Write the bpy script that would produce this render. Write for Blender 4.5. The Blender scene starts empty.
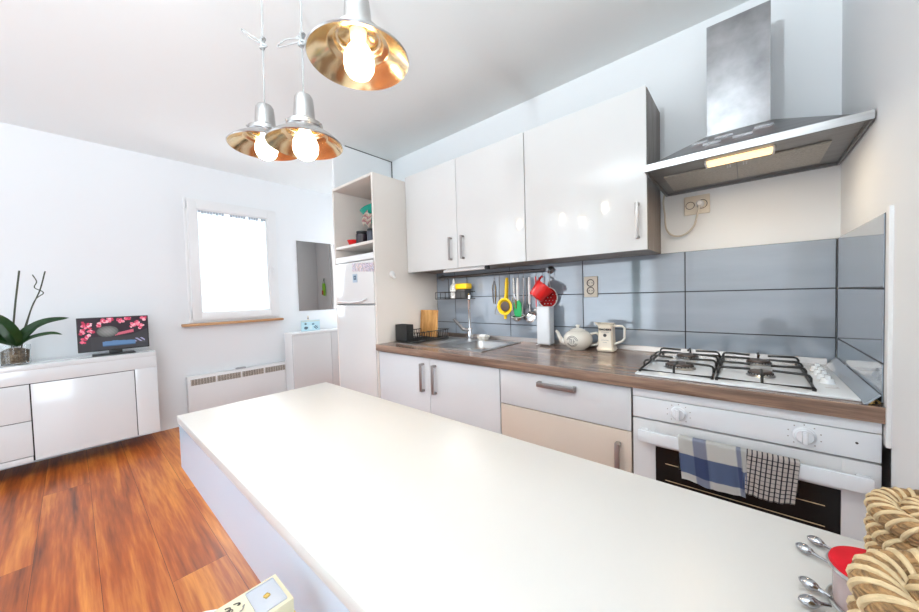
import bpy, bmesh, math, random
from mathutils import Vector, Matrix
random.seed(7)
PI = math.pi
C = bpy.context.scene.collection
S = bpy.context.scene

# ------------------------------------------------------------------ camera, world, exposure
CAM = Vector((-0.2716, -1.9694, 1.2203))
def setup_camera():
    f = 334.1111
    a, b, c = [math.radians(v) for v in (40.7168, -1.8537, -1.6278)]
    fw = Vector((-math.sin(a)*math.cos(b), math.cos(a)*math.cos(b), math.sin(b)))
    r = Vector((math.cos(a), math.sin(a), 0)); u = r.cross(fw)
    r2 = r*math.cos(c)+u*math.sin(c); u2 = -r*math.sin(c)+u*math.cos(c)
    cd = bpy.data.cameras.new('camera'); cam = bpy.data.objects.new('camera', cd); C.objects.link(cam)
    cd.sensor_width = 36; cd.sensor_fit = 'HORIZONTAL'; cd.lens = f/919*36
    cd.clip_start = 0.02
    m = Matrix(((r2.x, u2.x, -fw.x, CAM.x), (r2.y, u2.y, -fw.y, CAM.y), (r2.z, u2.z, -fw.z, CAM.z), (0, 0, 0, 1)))
    cam.matrix_world = m
    S.camera = cam
setup_camera()
S.view_settings.view_transform = 'Standard'
S.view_settings.look = 'None'
S.view_settings.gamma = 1
S.view_settings.use_curve_mapping = False
S.view_settings.exposure = 0.07

w = bpy.data.worlds.new('daylight'); S.world = w; w.use_nodes = True
bg = w.node_tree.nodes['Background']; bg.inputs[0].default_value = (0.80, 0.90, 1.0, 1); bg.inputs[1].default_value = 1.9

def area(name, loc, target, sx, sy, power, col):
    l = bpy.data.lights.new(name, 'AREA'); l.shape = 'RECTANGLE'; l.size = sx; l.size_y = sy
    l.energy = power; l.color = col
    o = bpy.data.objects.new(name, l); C.objects.link(o); o.location = loc
    o.rotation_euler = (Vector(target)-Vector(loc)).to_track_quat('-Z', 'Y').to_euler()
    return o
# daylight coming through the glazed doors behind the camera and the window in the far wall
area('rear_daylight', (-2.6, -3.95, 1.3), (-2.4, 0, 1.2), 2.6, 2.1, 20, (0.78, 0.89, 1.0))
area('side_fill', (1.10, -2.95, 1.35), (-4.0, -.5, 1.3), 1.3, 2.0, 42, (0.80, 0.90, 1.0))  # fill added at an unseen side opening to lift the far wall
area('window_daylight', (-4.02, -0.93, 1.58), (-2.0, -1.4, 0.9), 0.5, 0.9, 6, (0.93, 0.97, 1.0))

area('nook_fill', (-3.70, .72, 1.30), (-3.72, -.6, 1.25), .46, 1.9, 13, (.90, .96, 1.0))  # fill added to brighten the nook, shining through an invented door
# ceiling fill added behind the camera, housed in an invented uplighter
ul = bpy.data.lights.new('ceiling_fill', 'POINT'); ul.energy = 125; ul.color = (.84, .95, 1.0); ul.shadow_soft_size = .03
uo = bpy.data.objects.new('ceiling_fill', ul); C.objects.link(uo); uo.location = (-.75, -2.60, 1.885)

# ------------------------------------------------------------------ materials
def mat(name, col, rough=.5, metal=0, **k):
    m = bpy.data.materials.new(name); m.use_nodes = True
    p = m.node_tree.nodes['Principled BSDF']
    p.inputs['Base Color'].default_value = (*col, 1); p.inputs['Roughness'].default_value = rough
    p.inputs['Metallic'].default_value = metal
    if 'coat' in k: p.inputs['Coat Weight'].default_value = k['coat']; p.inputs['Coat Roughness'].default_value = k.get('coat_rough', .03)
    if 'trans' in k: p.inputs['Transmission Weight'].default_value = k['trans']
    if 'ior' in k: p.inputs['IOR'].default_value = k['ior']
    if 'spec' in k: p.inputs['Specular IOR Level'].default_value = k['spec']
    if 'emit' in k:
        p.inputs['Emission Color'].default_value = (*k['emit'], 1); p.inputs['Emission Strength'].default_value = k['es']
    nt = m.node_tree
    if k.get('var'):   # slight procedural variation and bump
        sc, amt, bump = k['var']
        tc = nt.nodes.new('ShaderNodeTexCoord'); mp = nt.nodes.new('ShaderNodeMapping')
        mp.inputs['Scale'].default_value = k.get('stretch', (1, 1, 1))
        nz = nt.nodes.new('ShaderNodeTexNoise'); nz.inputs['Scale'].default_value = sc; nz.inputs['Detail'].default_value = 5
        nt.links.new(tc.outputs['Object'], mp.inputs[0]); nt.links.new(mp.outputs[0], nz.inputs['Vector'])
        if amt:
            rp = nt.nodes.new('ShaderNodeValToRGB')
            rp.color_ramp.elements[0].position = .3; rp.color_ramp.elements[1].position = .7
            rp.color_ramp.elements[0].color = (*[c*(1-amt) for c in col], 1)
            rp.color_ramp.elements[1].color = (*[min(1, c*(1+amt)) for c in col], 1)
            nt.links.new(nz.outputs[0], rp.inputs[0]); nt.links.new(rp.outputs[0], p.inputs['Base Color'])
        if bump:
            b = nt.nodes.new('ShaderNodeBump'); b.inputs['Strength'].default_value = bump; b.inputs['Distance'].default_value = .01
            nt.links.new(nz.outputs[0], b.inputs['Height']); nt.links.new(b.outputs[0], p.inputs['Normal'])
    return m

def wood(name, c0, c1, c2, scale, rough, planks=None, coat=0.0):
    m = bpy.data.materials.new(name); m.use_nodes = True; nt = m.node_tree; N = nt.nodes; L = nt.links
    p = N['Principled BSDF']; p.inputs['Roughness'].default_value = rough; p.inputs['Coat Weight'].default_value = coat
    p.inputs['Coat Roughness'].default_value = .12
    tc = N.new('ShaderNodeTexCoord')
    src = tc.outputs['Object']; rnd = None
    if planks:
        wd, y0, ln = planks
        sep = N.new('ShaderNodeSeparateXYZ'); L.new(src, sep.inputs[0])
        def mth(op, a, b=None):
            n = N.new('ShaderNodeMath'); n.operation = op
            for i, v in enumerate((a, b)):
                if v is None: continue
                if isinstance(v, (int, float)): n.inputs[i].default_value = v
                else: L.new(v, n.inputs[i])
            return n.outputs[0]
        yy = mth('DIVIDE', mth('SUBTRACT', sep.outputs[1], y0), wd)
        iy = mth('FLOOR', yy); fy = mth('FRACT', yy)
        xs = mth('DIVIDE', mth('ADD', sep.outputs[0], mth('MULTIPLY', iy, .77)), ln)
        ix = mth('FLOOR', xs); fx = mth('FRACT', xs)
        cmb = N.new('ShaderNodeCombineXYZ'); L.new(ix, cmb.inputs[0]); L.new(iy, cmb.inputs[1])
        wn = N.new('ShaderNodeTexWhiteNoise'); L.new(cmb.outputs[0], wn.inputs['Vector']); rnd = wn.outputs['Value']
        off = N.new('ShaderNodeVectorMath'); off.operation = 'SCALE'; off.inputs[3].default_value = 9; L.new(wn.outputs['Color'], off.inputs[0])
        ad = N.new('ShaderNodeVectorMath'); ad.operation = 'ADD'; L.new(src, ad.inputs[0]); L.new(off.outputs[0], ad.inputs[1]); src = ad.outputs[0]
        ey = mth('MINIMUM', fy, mth('SUBTRACT', 1, fy)); ex = mth('MINIMUM', fx, mth('SUBTRACT', 1, fx))
        seam = mth('MINIMUM', mth('MULTIPLY', ey, wd), mth('MULTIPLY', ex, ln))
        seamf = mth('LESS_THAN', seam, .0007)
    mp = N.new('ShaderNodeMapping'); mp.inputs['Scale'].default_value = scale; L.new(src, mp.inputs[0])
    n1 = N.new('ShaderNodeTexNoise'); n1.inputs['Scale'].default_value = 1.0; n1.inputs['Detail'].default_value = 6; n1.inputs['Distortion'].default_value = .6
    L.new(mp.outputs[0], n1.inputs['Vector'])
    n2 = N.new('ShaderNodeTexNoise'); n2.inputs['Scale'].default_value = 7; n2.inputs['Detail'].default_value = 4
    L.new(mp.outputs[0], n2.inputs['Vector'])
    mx = N.new('ShaderNodeMath'); mx.operation = 'MULTIPLY_ADD'; L.new(n2.outputs[0], mx.inputs[0]); mx.inputs[1].default_value = .45; L.new(n1.outputs[0], mx.inputs[2])
    last = mx.outputs[0]
    if rnd is not None:
        m3 = N.new('ShaderNodeMath'); m3.operation = 'MULTIPLY_ADD'; L.new(rnd, m3.inputs[0]); m3.inputs[1].default_value = .22; L.new(last, m3.inputs[2]); last = m3.outputs[0]
        m4 = N.new('ShaderNodeMath'); m4.operation = 'SUBTRACT'; L.new(last, m4.inputs[0]); m4.inputs[1].default_value = .13; last = m4.outputs[0]
    rp = N.new('ShaderNodeValToRGB'); e = rp.color_ramp.elements
    e[0].position = .48; e[0].color = (*c0, 1); e[1].position = .98; e[1].color = (*c2, 1)
    k = e.new(.74); k.color = (*c1, 1)
    L.new(last, rp.inputs[0]); out = rp.outputs[0]
    if rnd is not None:
        mi = N.new('ShaderNodeMixRGB'); L.new(seamf, mi.inputs[0]); L.new(out, mi.inputs[1]); mi.inputs[2].default_value = (*[v*.35 for v in c0], 1); out = mi.outputs[0]
    L.new(out, p.inputs['Base Color'])
    return m

M = {}
M['wall'] = mat('wall_paint', (.80, .815, .83), .75, var=(60, 0, .05))
M['ceiling'] = mat('ceiling_paint', (.84, .87, .87), .8)
M['floor'] = wood('plank_floor', (.12, .023, .006), (.42, .092, .014), (.70, .25, .045), (.7, 11, 1), .38, (.18, -2.17, 2.9), .10)
M['worktop'] = wood('worktop_laminate', (.075, .042, .028), (.215, .135, .098), (.42, .30, .235), (2.2, 34, 34), .24, coat=.3)
M['edge'] = wood('worktop_edge', (.11, .065, .045), (.25, .155, .11), (.42, .29, .21), (2.2, 40, 40), .4)
M['dark_wood'] = wood('dark_wood_board', (.10, .075, .062), (.19, .15, .125), (.30, .25, .215), (14, 14, 1.5), .4)
M['gloss'] = mat('white_gloss', (.72, .715, .71), .12, coat=.6)
M['gloss_low'] = mat('white_gloss_base', (.70, .72, .75), .14, coat=.5)
M['cream'] = mat('white_gloss_floor_tint', (.68, .585, .50), .16, coat=.4)  # white door with the warm floor reflection put into its colour
M['beige'] = mat('beige_board', (.73, .68, .635), .4)
M['beige_in'] = mat('beige_interior', (.66, .585, .53), .55)
M['white'] = mat('white_plastic', (.80, .80, .80), .35)
M['enamel'] = mat('white_enamel', (.77, .80, .84), .12, coat=.5)
M['oven_skin'] = mat('oven_front', (.70, .69, .70), .3)
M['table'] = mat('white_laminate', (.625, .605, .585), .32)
M['table_side'] = mat('sky_tinted_table_side', (.57, .71, .84), .22, coat=.3)  # white side tinted blue, cool sky light put into the base colour
M['side_white'] = mat('sideboard_white', (.69, .71, .725), .15, coat=.5)
M['side_top'] = mat('sideboard_glass', (.70, .74, .75), .05, coat=1)
M['gap'] = mat('dark_gap', (.03, .028, .027), .7)
M['grout'] = mat('dark_grout', (.03, .034, .042), .8)
M['tile'] = mat('blue_grey_tile', (.27, .315, .375), .06, coat=.5, ior=2.0, var=(2.5, .07, 0), stretch=(1, 1, 5))
M['steel'] = mat('brushed_steel', (.50, .50, .50), .28, 1, var=(30, .1, .02), stretch=(.3, 6, 6))
M['steel_dark'] = mat('hood_steel', (.24, .235, .235), .34, 1, var=(14, .12, 0), stretch=(.4, 5, 5))
M['chimney'] = mat('chimney_steel', (.44, .44, .455), .42, 1, var=(11, .25, .03))
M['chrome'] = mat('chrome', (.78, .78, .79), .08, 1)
M['nickel'] = mat('satin_nickel', (.36, .335, .325), .36, 1)
M['satin'] = mat('satin_aluminium', (.50, .49, .485), .26, 1)
M['gold'] = mat('gold_reflector', (.92, .72, .46), .17, 1, var=(7, .15, .02))
M['filter'] = mat('grease_filter', (.44, .41, .37), .5, .6, var=(120, .12, .4))
M['bulb'] = mat('bulb_glass', (1, .95, .85), .3, emit=(1.0, .84, .58), es=26)
M['hood_bulb'] = mat('hood_lamp_lens', (1, .9, .7), .3, emit=(1.0, .70, .36), es=1.3)
M['black'] = mat('black_plastic', (.018, .018, .018), .4)
M['iron_rail'] = mat('dark_steel', (.16, .155, .16), .35, 1)
M['iron'] = mat('cast_iron', (.012, .012, .012), .45)
M['brown_cap'] = mat('burner_cap', (.09, .065, .055), .35, .3)
M['oven_glass'] = mat('oven_glass', (.010, .010, .010), .10, spec=.25)
M['red'] = mat('red_plastic', (.75, .012, .012), .35)
M['red_felt'] = mat('red_lid', (.50, .004, .014), .6, spec=.2)
M['yellow'] = mat('yellow_enamel', (.80, .52, .01), .3)
M['green'] = mat('green_silicone', (.01, .36, .10), .4)
M['teal'] = mat('teal_plastic', (.01, .34, .26), .4)
M['ceramic'] = mat('white_ceramic', (.78, .75, .69), .12, coat=.8)
M['jug'] = mat('cream_ceramic', (.76, .67, .54), .15, coat=.7)
M['ink'] = mat('dark_ink', (.05, .04, .04), .6)
M['ink_grey'] = mat('grey_ink', (.28, .26, .25), .6)
M['board'] = wood('bamboo_board', (.30, .12, .03), (.55, .27, .08), (.72, .42, .16), (40, 40, 2), .4)
M['sill'] = wood('pine_sill', (.28, .12, .05), (.46, .23, .10), (.60, .36, .18), (30, 2, 30), .5)
M['cord'] = mat('grey_cord', (.36, .37, .37), .5)
M['cable'] = mat('cream_cable', (.62, .56, .48), .5)
M['socket'] = mat('cream_socket', (.72, .65, .55), .35)
M['wicker'] = mat('seagrass', (.33, .185, .075), .65, var=(60, .55, 1.0), stretch=(1, 1, 6))
M['wicker2'] = mat('seagrass_binding', (.60, .45, .26), .6, var=(70, .2, .4))
M['mirror'] = mat('mirror_glass', (.42, .39, .37), .02, 1)
M['glass'] = mat('clear_glass', (.95, .97, .96), .02, trans=1, ior=1.45)
M['leaf'] = mat('orchid_leaf', (.025, .085, .02), .3, coat=.3, var=(12, .35, .1))
M['stem'] = mat('orchid_stem', (.05, .06, .035), .6)
M['bark'] = mat('bark_chips', (.16, .11, .06), .8, var=(60, .6, 1))
M['soil'] = mat('wood_chips', (.62, .42, .12), .8)
M['paper'] = mat('cream_card', (.60, .545, .40), .6)
M['yellow_paper'] = mat('yellow_card', (.50, .41, .13), .6)
M['label'] = mat('grey_label', (.40, .42, .48), .4)
M['gold_leaf'] = mat('gold_square', (.55, .40, .12), .35, .6)
M['dark_cloth'] = mat('charcoal_card', (.05, .05, .05), .6)

# ------------------------------------------------------------------ mesh helpers (world coordinates; recentred on the parent)
def box(bm, x0, x1, y0, y1, z0, z1, bev=0, seg=2):
    r = bmesh.ops.create_cube(bm, size=1)
    vs = r['verts']
    for v in vs:
        v.co = Vector(((x0+x1)/2+v.co.x*(x1-x0), (y0+y1)/2+v.co.y*(y1-y0), (z0+z1)/2+v.co.z*(z1-z0)))
    if bev > 0:
        es = list({e for v in vs for e in v.link_edges})
        bmesh.ops.bevel(bm, geom=es, offset=bev, segments=seg, affect='EDGES', profile=.6)
    return bm
def B(*a, **k):
    bm = bmesh.new(); return box(bm, *a, **k)
def hexa(bm, bot, top):   # eight-corner solid, two lists of four points
    v = [bm.verts.new(p) for p in bot]+[bm.verts.new(p) for p in top]
    for f in ((3, 2, 1, 0), (4, 5, 6, 7), (0, 1, 5, 4), (1, 2, 6, 5), (2, 3, 7, 6), (3, 0, 4, 7)):
        bm.faces.new([v[i] for i in f])
    return bm
def tube(bm, pts, r, n=8, closed=False, caps=True, flat=None):
    pts = [Vector(p) for p in pts]; rings = []; m = len(pts)
    rad = r if isinstance(r, (list, tuple)) else [r]*m
    prev = None
    for i in range(m):
        if closed: t = pts[(i+1) % m]-pts[(i-1) % m]
        else: t = pts[min(i+1, m-1)]-pts[max(i-1, 0)]
        if t.length < 1e-9: t = Vector((0, 0, 1))
        t.normalize()
        if prev is None:
            a = Vector((0, 0, 1)) if abs(t.z) < .9 else Vector((1, 0, 0))
            u = t.cross(a).normalized()
        else:
            u = prev-t*prev.dot(t)
            u = u.normalized() if u.length > 1e-6 else t.cross(Vector((0, 0, 1))).normalized()
        prev = u; v = t.cross(u)
        fu = 1 if flat is None else flat
        rings.append([bm.verts.new(pts[i]+u*math.cos(2*PI*k/n)*rad[i]+v*math.sin(2*PI*k/n)*rad[i]*fu) for k in range(n)])
    for i in range(m if closed else m-1):
        A, Bq = rings[i], rings[(i+1) % m]
        for k in range(n):
            bm.faces.new((A[k], A[(k+1) % n], Bq[(k+1) % n], Bq[k]))
    if caps and not closed:
        bm.faces.new(rings[0][::-1]); bm.faces.new(rings[-1])
    return bm
def T(pts, r, **k): return tube(bmesh.new(), pts, r, **k)
def lathe(bm, prof, cx, cy, n=32, M4=None):
    rings = []
    for (r, z) in prof:
        if r < 1e-5: ring = [bm.verts.new((cx, cy, z))]
        else: ring = [bm.verts.new((cx+r*math.cos(2*PI*k/n), cy+r*math.sin(2*PI*k/n), z)) for k in range(n)]
        rings.append(ring)
    for A, Bq in zip(rings, rings[1:]):
        for k in range(n):
            k2 = (k+1) % n
            if len(A) == 1 and len(Bq) == 1: continue
            if len(A) == 1: bm.faces.new((A[0], Bq[k2], Bq[k]))
            elif len(Bq) == 1: bm.faces.new((A[k], A[k2], Bq[0]))
            else: bm.faces.new((A[k], A[k2], Bq[k2], Bq[k]))
    if M4 is not None: bmesh.ops.transform(bm, matrix=M4, verts=[v for ring in rings for v in ring])
    return bm
def LA(prof, cx=0, cy=0, n=32, M4=None): return lathe(bmesh.new(), prof, cx, cy, n, M4)
def cyl(bm, p0, p1, r, n=24): return tube(bm, [p0, p1], r, n=n)
def CY(p0, p1, r, n=24): return cyl(bmesh.new(), p0, p1, r, n)
def prism(bm, poly, axis, a, b):   # extrude 2D polygon along axis
    def P(u, v, t):
        return {'x': (t, u, v), 'y': (u, t, v), 'z': (u, v, t)}[axis]
    A = [bm.verts.new(P(u, v, a)) for u, v in poly]; D = [bm.verts.new(P(u, v, b)) for u, v in poly]
    n = len(poly)
    bm.faces.new(A); bm.faces.new(D[::-1])
    for k in range(n): bm.faces.new((A[k], D[k], D[(k+1) % n], A[(k+1) % n]))
    return bm
def PR(*a): return prism(bmesh.new(), *a)

def wloc(o):
    v = Vector((0, 0, 0))
    while o: v += Vector(o.location); o = o.parent
    return v
def obj(name, bm, m, parent=None, smooth=True, sharp=35):
    bmesh.ops.recalc_face_normals(bm, faces=bm.faces[:])
    if parent is None:
        xs = [v.co for v in bm.verts]
        base = Vector(((min(v.x for v in xs)+max(v.x for v in xs))/2, (min(v.y for v in xs)+max(v.y for v in xs))/2, min(v.z for v in xs)))
        loc = base
    else:
        base = wloc(parent); loc = Vector((0, 0, 0))
    for v in bm.verts: v.co -= base
    me = bpy.data.meshes.new(name)
    if smooth:
        for f in bm.faces: f.smooth = True
        for e in bm.edges:
            if len(e.link_faces) != 2 or e.calc_face_angle(0) > math.radians(sharp): e.smooth = False
    bm.to_mesh(me); bm.free()
    for x in (m if isinstance(m, (list, tuple)) else [m]): me.materials.append(x)
    o = bpy.data.objects.new(name, me); C.objects.link(o); o.location = loc
    if parent: o.parent = parent
    return o
def thing(name, label, cat, loc, group=None):
    o = bpy.data.objects.new(name, None); C.objects.link(o); o.location = loc
    o.empty_display_size = .05
    o['label'] = label; o['category'] = cat
    if group: o['group'] = group
    return o
def tag(o, label, cat, group=None):
    o['label'] = label; o['category'] = cat
    if group: o['group'] = group
    return o
def struct(name, bm, m, parent=None):
    o = obj(name, bm, m, parent); o['kind'] = 'structure'; return o
def copy_thing(o, loc, label=None, parent=None):
    c = o.copy(); C.objects.link(c)
    if parent is None: c.location = loc
    else: c.parent = parent
    if label: c['label'] = label
    for ch in o.children: copy_thing(ch, None, None, c)
    return c
def text_mesh(s, size, xf, m, parent, name='lettering', extrude=.0006, bold=0.0):
    cu = bpy.data.curves.new('t', 'FONT'); cu.body = s; cu.size = size; cu.extrude = extrude; cu.align_x = 'CENTER'; cu.align_y = 'CENTER'
    cu.offset = bold; cu.resolution_u = 3
    to = bpy.data.objects.new('t', cu); C.objects.link(to)
    bpy.context.view_layer.update()
    me = bpy.data.meshes.new_from_object(to.evaluated_get(bpy.context.evaluated_depsgraph_get()))
    bpy.data.objects.remove(to); bpy.data.curves.remove(cu)
    bm = bmesh.new(); bm.from_mesh(me); bpy.data.meshes.remove(me)
    bm.transform(xf)
    return obj(name, bm, m, parent, smooth=False)

FZ = .14          # floor level
CE = 2.4583       # ceiling level
WX = -4.038       # inner face of the far wall
RX = .006          # inner face of the right wall
KX = -2.76        # where the kitchen wall stops
RY = -4.0

# ------------------------------------------------------------------ the room
def wall_hole(bm, axis, a0, a1, t0, t1, holes, z0=FZ, z1=CE):
    # wall along an axis with rectangular holes (h0,h1,z0,z1) sorted along it
    def bx(a, b, c, d):
        if b-a < 1e-4 or d-c < 1e-4: return
        if axis == 'y': box(bm, t0, t1, a, b, c, d)
        else: box(bm, a, b, t0, t1, c, d)
    cur = a0
    for h0, h1, c0, c1 in holes:
        bx(cur, h0, z0, z1); bx(h0, h1, z0, c0); bx(h0, h1, c1, z1); cur = h1
    bx(cur, a1, z0, z1)
    return bm
struct('floor', B(WX-.2, 1.4, RY-.2, .7, FZ-.1, FZ), M['floor'])
struct('ceiling', B(WX-.2, 1.4, RY-.2, .7, CE, CE+.1), M['ceiling'])
struct('wall_left', wall_hole(bmesh.new(), 'y', RY-.2, .7, WX-.2, WX, [(-1.285, -.53, 1.045, 2.15)]), M['wall'])
struct('wall_kitchen', B(KX+.02, 1.2, 0, .15, FZ, CE), M['wall'])
struct('wall_nook', wall_hole(bmesh.new(), 'x', WX, KX, .5, .65, [(-3.95, -3.45, FZ+.02, 2.25)]), M['wall'])
bm = bmesh.new(); box(bm, -3.95, -3.90, .53, .59, FZ+.02, 2.25); box(bm, -3.50, -3.45, .53, .59, FZ+.02, 2.25); box(bm, -3.90, -3.50, .53, .59, 2.18, 2.25); box(bm, -3.90, -3.50, .53, .59, FZ+.02, FZ+.12)
struct('door_3', bm, M['white'])  # unseen door frame added around the nook fill
struct('wall_partition', B(KX, KX+.02, -.575, .5, FZ, CE), M['wall'])
wr = box(bmesh.new(), RX, RX+.12, -2.15, 0, .80, CE)
box(wr, RX, RX+.12, -2.15, -.632, FZ, .80); box(wr, RX+.022, RX+.12, -.632, 0, FZ, .80)
struct('wall_right', wr, M['wall'])
struct('wall_rear', wall_hole(bmesh.new(), 'x', WX, 1.3, RY-.15, RY, [(-3.75, -1.35, FZ+.05, 2.3)]), M['wall'])
struct('wall_side', wall_hole(bmesh.new(), 'y', RY, 0, 1.2, 1.35, [(-3.6, -2.3, .3, 2.3)]), M['wall'])
# boxed-out tiled panel beside the cooker: white end board
struct('trim_1', B(-.002, RX+.0003, -.630, -.603, .80, 1.414, bev=.0015), M['white'])
struct('shadow_gap_1', B(KX+.0205, KX+.023, -.47, -.001, CE-.006, CE-.0005), M['gap'])  # dark strip standing in for the shadow gap under the ceiling
struct('shadow_gap_2', B(KX+.0205, KX+.030, -.004, -.0005, 2.08, CE-.001), M['gap'])  # dark strip standing in for the shaded gap in the wall corner

# window in the far wall
W = bpy.data.objects.new('window_1', None); C.objects.link(W); W.location = (WX, -.91, 1.04); W['kind'] = 'structure'
def frame_bm(x0, x1, y0, y1, z0, z1, t, bev=.004, tb=None):
    bm = bmesh.new(); tb = tb or t
    box(bm, x0, x1, y0, y0+t, z0, z1, bev); box(bm, x0, x1, y1-t, y1, z0, z1, bev)
    box(bm, x0, x1, y0+t-.001, y1-t+.001, z1-t, z1, bev); box(bm, x0, x1, y0+t-.001, y1-t+.001, z0, z0+tb, bev)
    return bm
for o in (obj('window_frame', frame_bm(WX-.05, WX+.006, -1.288, -.527, 1.04, 2.155, .028), M['white'], W),
          obj('window_sash', frame_bm(WX-.035, WX+.026, -1.266, -.548, 1.058, 2.133, .068), M['white'], W),
          obj('window_bead', frame_bm(WX-.02, WX+.014, -1.2, -.614, 1.124, 2.067, .01, .002), M['white'], W),
          obj('pane', B(WX-.012, WX-.006, -1.2, -.61, 1.12, 2.07), M['glass'], W)):
    o['kind'] = 'structure'
hb = B(WX+.026, WX+.036, -.592, -.572, 1.50, 1.57, bev=.003); cyl(hb, (WX+.03, -.582, 1.545), (WX+.06, -.582, 1.545), .008, 12)
box(hb, WX+.052, WX+.064, -.591, -.573, 1.44, 1.552, bev=.004); o = obj('window_handle', hb, M['white'], W); o['kind'] = 'structure'
for z in (1.12, 2.09):
    o = obj('hinge', T([(WX+.018, -1.281, z-.035), (WX+.018, -1.281, z+.035)], .008, n=12), M['white'], W); o['kind'] = 'structure'
# net curtain scalloped edge just inside the top of the pane
bm = bmesh.new()
for i in range(26):
    y = -1.185+i*.0225
    h = .018+.010*abs(math.sin(i*1.3))
    if i in (9, 10, 17, 22): continue
    box(bm, WX-.003, WX+.001, y, y+.02, 2.058-h, 2.058, bev=.0008)
o = obj('lace_trim', bm, mat('lace', (.45, .50, .56), .8), W); o['kind'] = 'structure'
struct('window_sill', B(WX-.03, WX+.07, -1.345, -.515, 1.012, 1.034, bev=.004), M['sill'])

# glazed doors behind the camera: frames only seen as reflections
for i, (a, b) in enumerate(((-3.75, -2.55), (-2.55, -1.35))):
    bm = bmesh.new(); box(bm, a, a+.07, RY-.1, RY-.04, FZ+.05, 2.3); box(bm, b-.07, b, RY-.1, RY-.04, FZ+.05, 2.3)
    box(bm, a+.07, b-.07, RY-.1, RY-.04, 2.22, 2.3); box(bm, a+.07, b-.07, RY-.1, RY-.04, FZ+.05, FZ+.15)
    struct('door_%d' % (i+1), bm, M['white'])

# tiles on the kitchen wall (half-metre tiles over dark grout)
def tile_wall(name, label, axis, fixed, thick, u0, u1, cols, rows, zt, zb):
    g = .0022
    t = thing(name, label, 'tiles', ((u0+u1)/2, 0, zb) if axis == 'x' else (fixed, (u0+u1)/2, zb))
    bm = bmesh.new(); gb = bmesh.new()
    us = [u0]+[c for c in cols if u0 < c < u1]+[u1]; zs = [zb]+rows+[zt]
    for a, b in zip(us, us[1:]):
        for c, d in zip(zs, zs[1:]):
            if axis == 'x': box(bm, a+g, b-g, fixed-thick, fixed-.001, c+g, d-g, bev=.0008, seg=1)
            else: box(bm, fixed-thick, fixed-.001, a+g, b-g, c+g, d-g, bev=.0008, seg=1)
    if axis == 'x': box(gb, u0, u1, fixed-thick+.0022, fixed-.0005, zb, zt-.001)
    else: box(gb, fixed-thick+.0022, fixed-.0005, u0, u1, zb, zt-.001)
    return t, bm, gb
t, bm, gb = tile_wall('splashback', 'blue grey glossy tile splashback running behind worktop along kitchen wall', 'x', 0, .010, -2.198, -.0045, [-2.0, -1.5, -1.0, -.5], [1.01, 1.206], 1.402, .905)
obj('tile_field', bm, M['tile'], t); obj('grout', gb, M['grout'], t)
t, bm, gb = tile_wall('splashback', 'short return of blue grey tiles on right wall beside cooktop', 'y', RX, .010, -.600, -.012, [], [1.01, 1.206], 1.402, .905)
obj('tile_field', bm, M['tile'], t); obj('grout', gb, M['grout'], t)

# ------------------------------------------------------------------ kitchen units
def handle_v(parent, x, y, z0, z1, wd=.014):
    bm = B(x-wd/2, x+wd/2, y-.030, y-.022, z0, z1, bev=.0025)
    box(bm, x-wd/2, x+wd/2, y-.024, y, z0, z0+.012, bev=.002); box(bm, x-wd/2, x+wd/2, y-.024, y, z1-.012, z1, bev=.002)
    return obj('handle', bm, M['nickel'], parent)
def handle_h(parent, x0, x1, y, z, wd=.022):
    bm = B(x0, x1, y-.030, y-.022, z-wd/2, z+wd/2, bev=.0025)
    box(bm, x0, x0+.014, y-.024, y, z-wd/2, z+wd/2, bev=.002); box(bm, x1-.014, x1, y-.024, y, z-wd/2, z+wd/2, bev=.002)
    return obj('handle', bm, M['nickel'], parent)
def carcass(x0, x1, y0, y1, z0, z1, t=.018, shelf=None, front_inset=0):
    bm = bmesh.new()
    box(bm, x0, x0+t, y0, y1, z0, z1); box(bm, x1-t, x1, y0, y1, z0, z1)
    box(bm, x0+t, x1-t, y0, y1, z1-t, z1); box(bm, x0+t, x1-t, y0, y1, z0, z0+t); box(bm, x0+t, x1-t, y1-.006, y1, z0+t, z1-t)
    return bm
UZ0, UZ1, UY = 1.4005, 2.103, -.314
t = thing('wall_cabinet', 'white gloss double door wall cabinet above the sink', 'cabinet', (-1.7, -.15, UZ0))
obj('body', carcass(-2.198, -1.201, UY+.020, -.011, UZ0, UZ1), M['dark_wood'], t)
for x0, x1, hx in ((-2.197, -1.702, -1.752), (-1.698, -1.2025, -1.648)):
    d = obj('door', B(x0, x1, UY, UY+.018, UZ0-.002, UZ1, bev=.0015), M['gloss'], t); handle_v(d, hx, UY, 1.452, 1.602)
t = thing('wall_cabinet', 'white gloss single door wall cabinet with dark wood side, next to the hood', 'cabinet', (-.9, -.15, UZ0))
obj('body', carcass(-1.199, -.601, UY+.020, -.011, UZ0, UZ1), M['dark_wood'], t)
d = obj('door', B(-1.1975, -.602, UY, UY+.018, UZ0-.002, UZ1, bev=.0015), M['gloss'], t); handle_v(d, -.638, UY, 1.449, 1.605)

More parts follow.
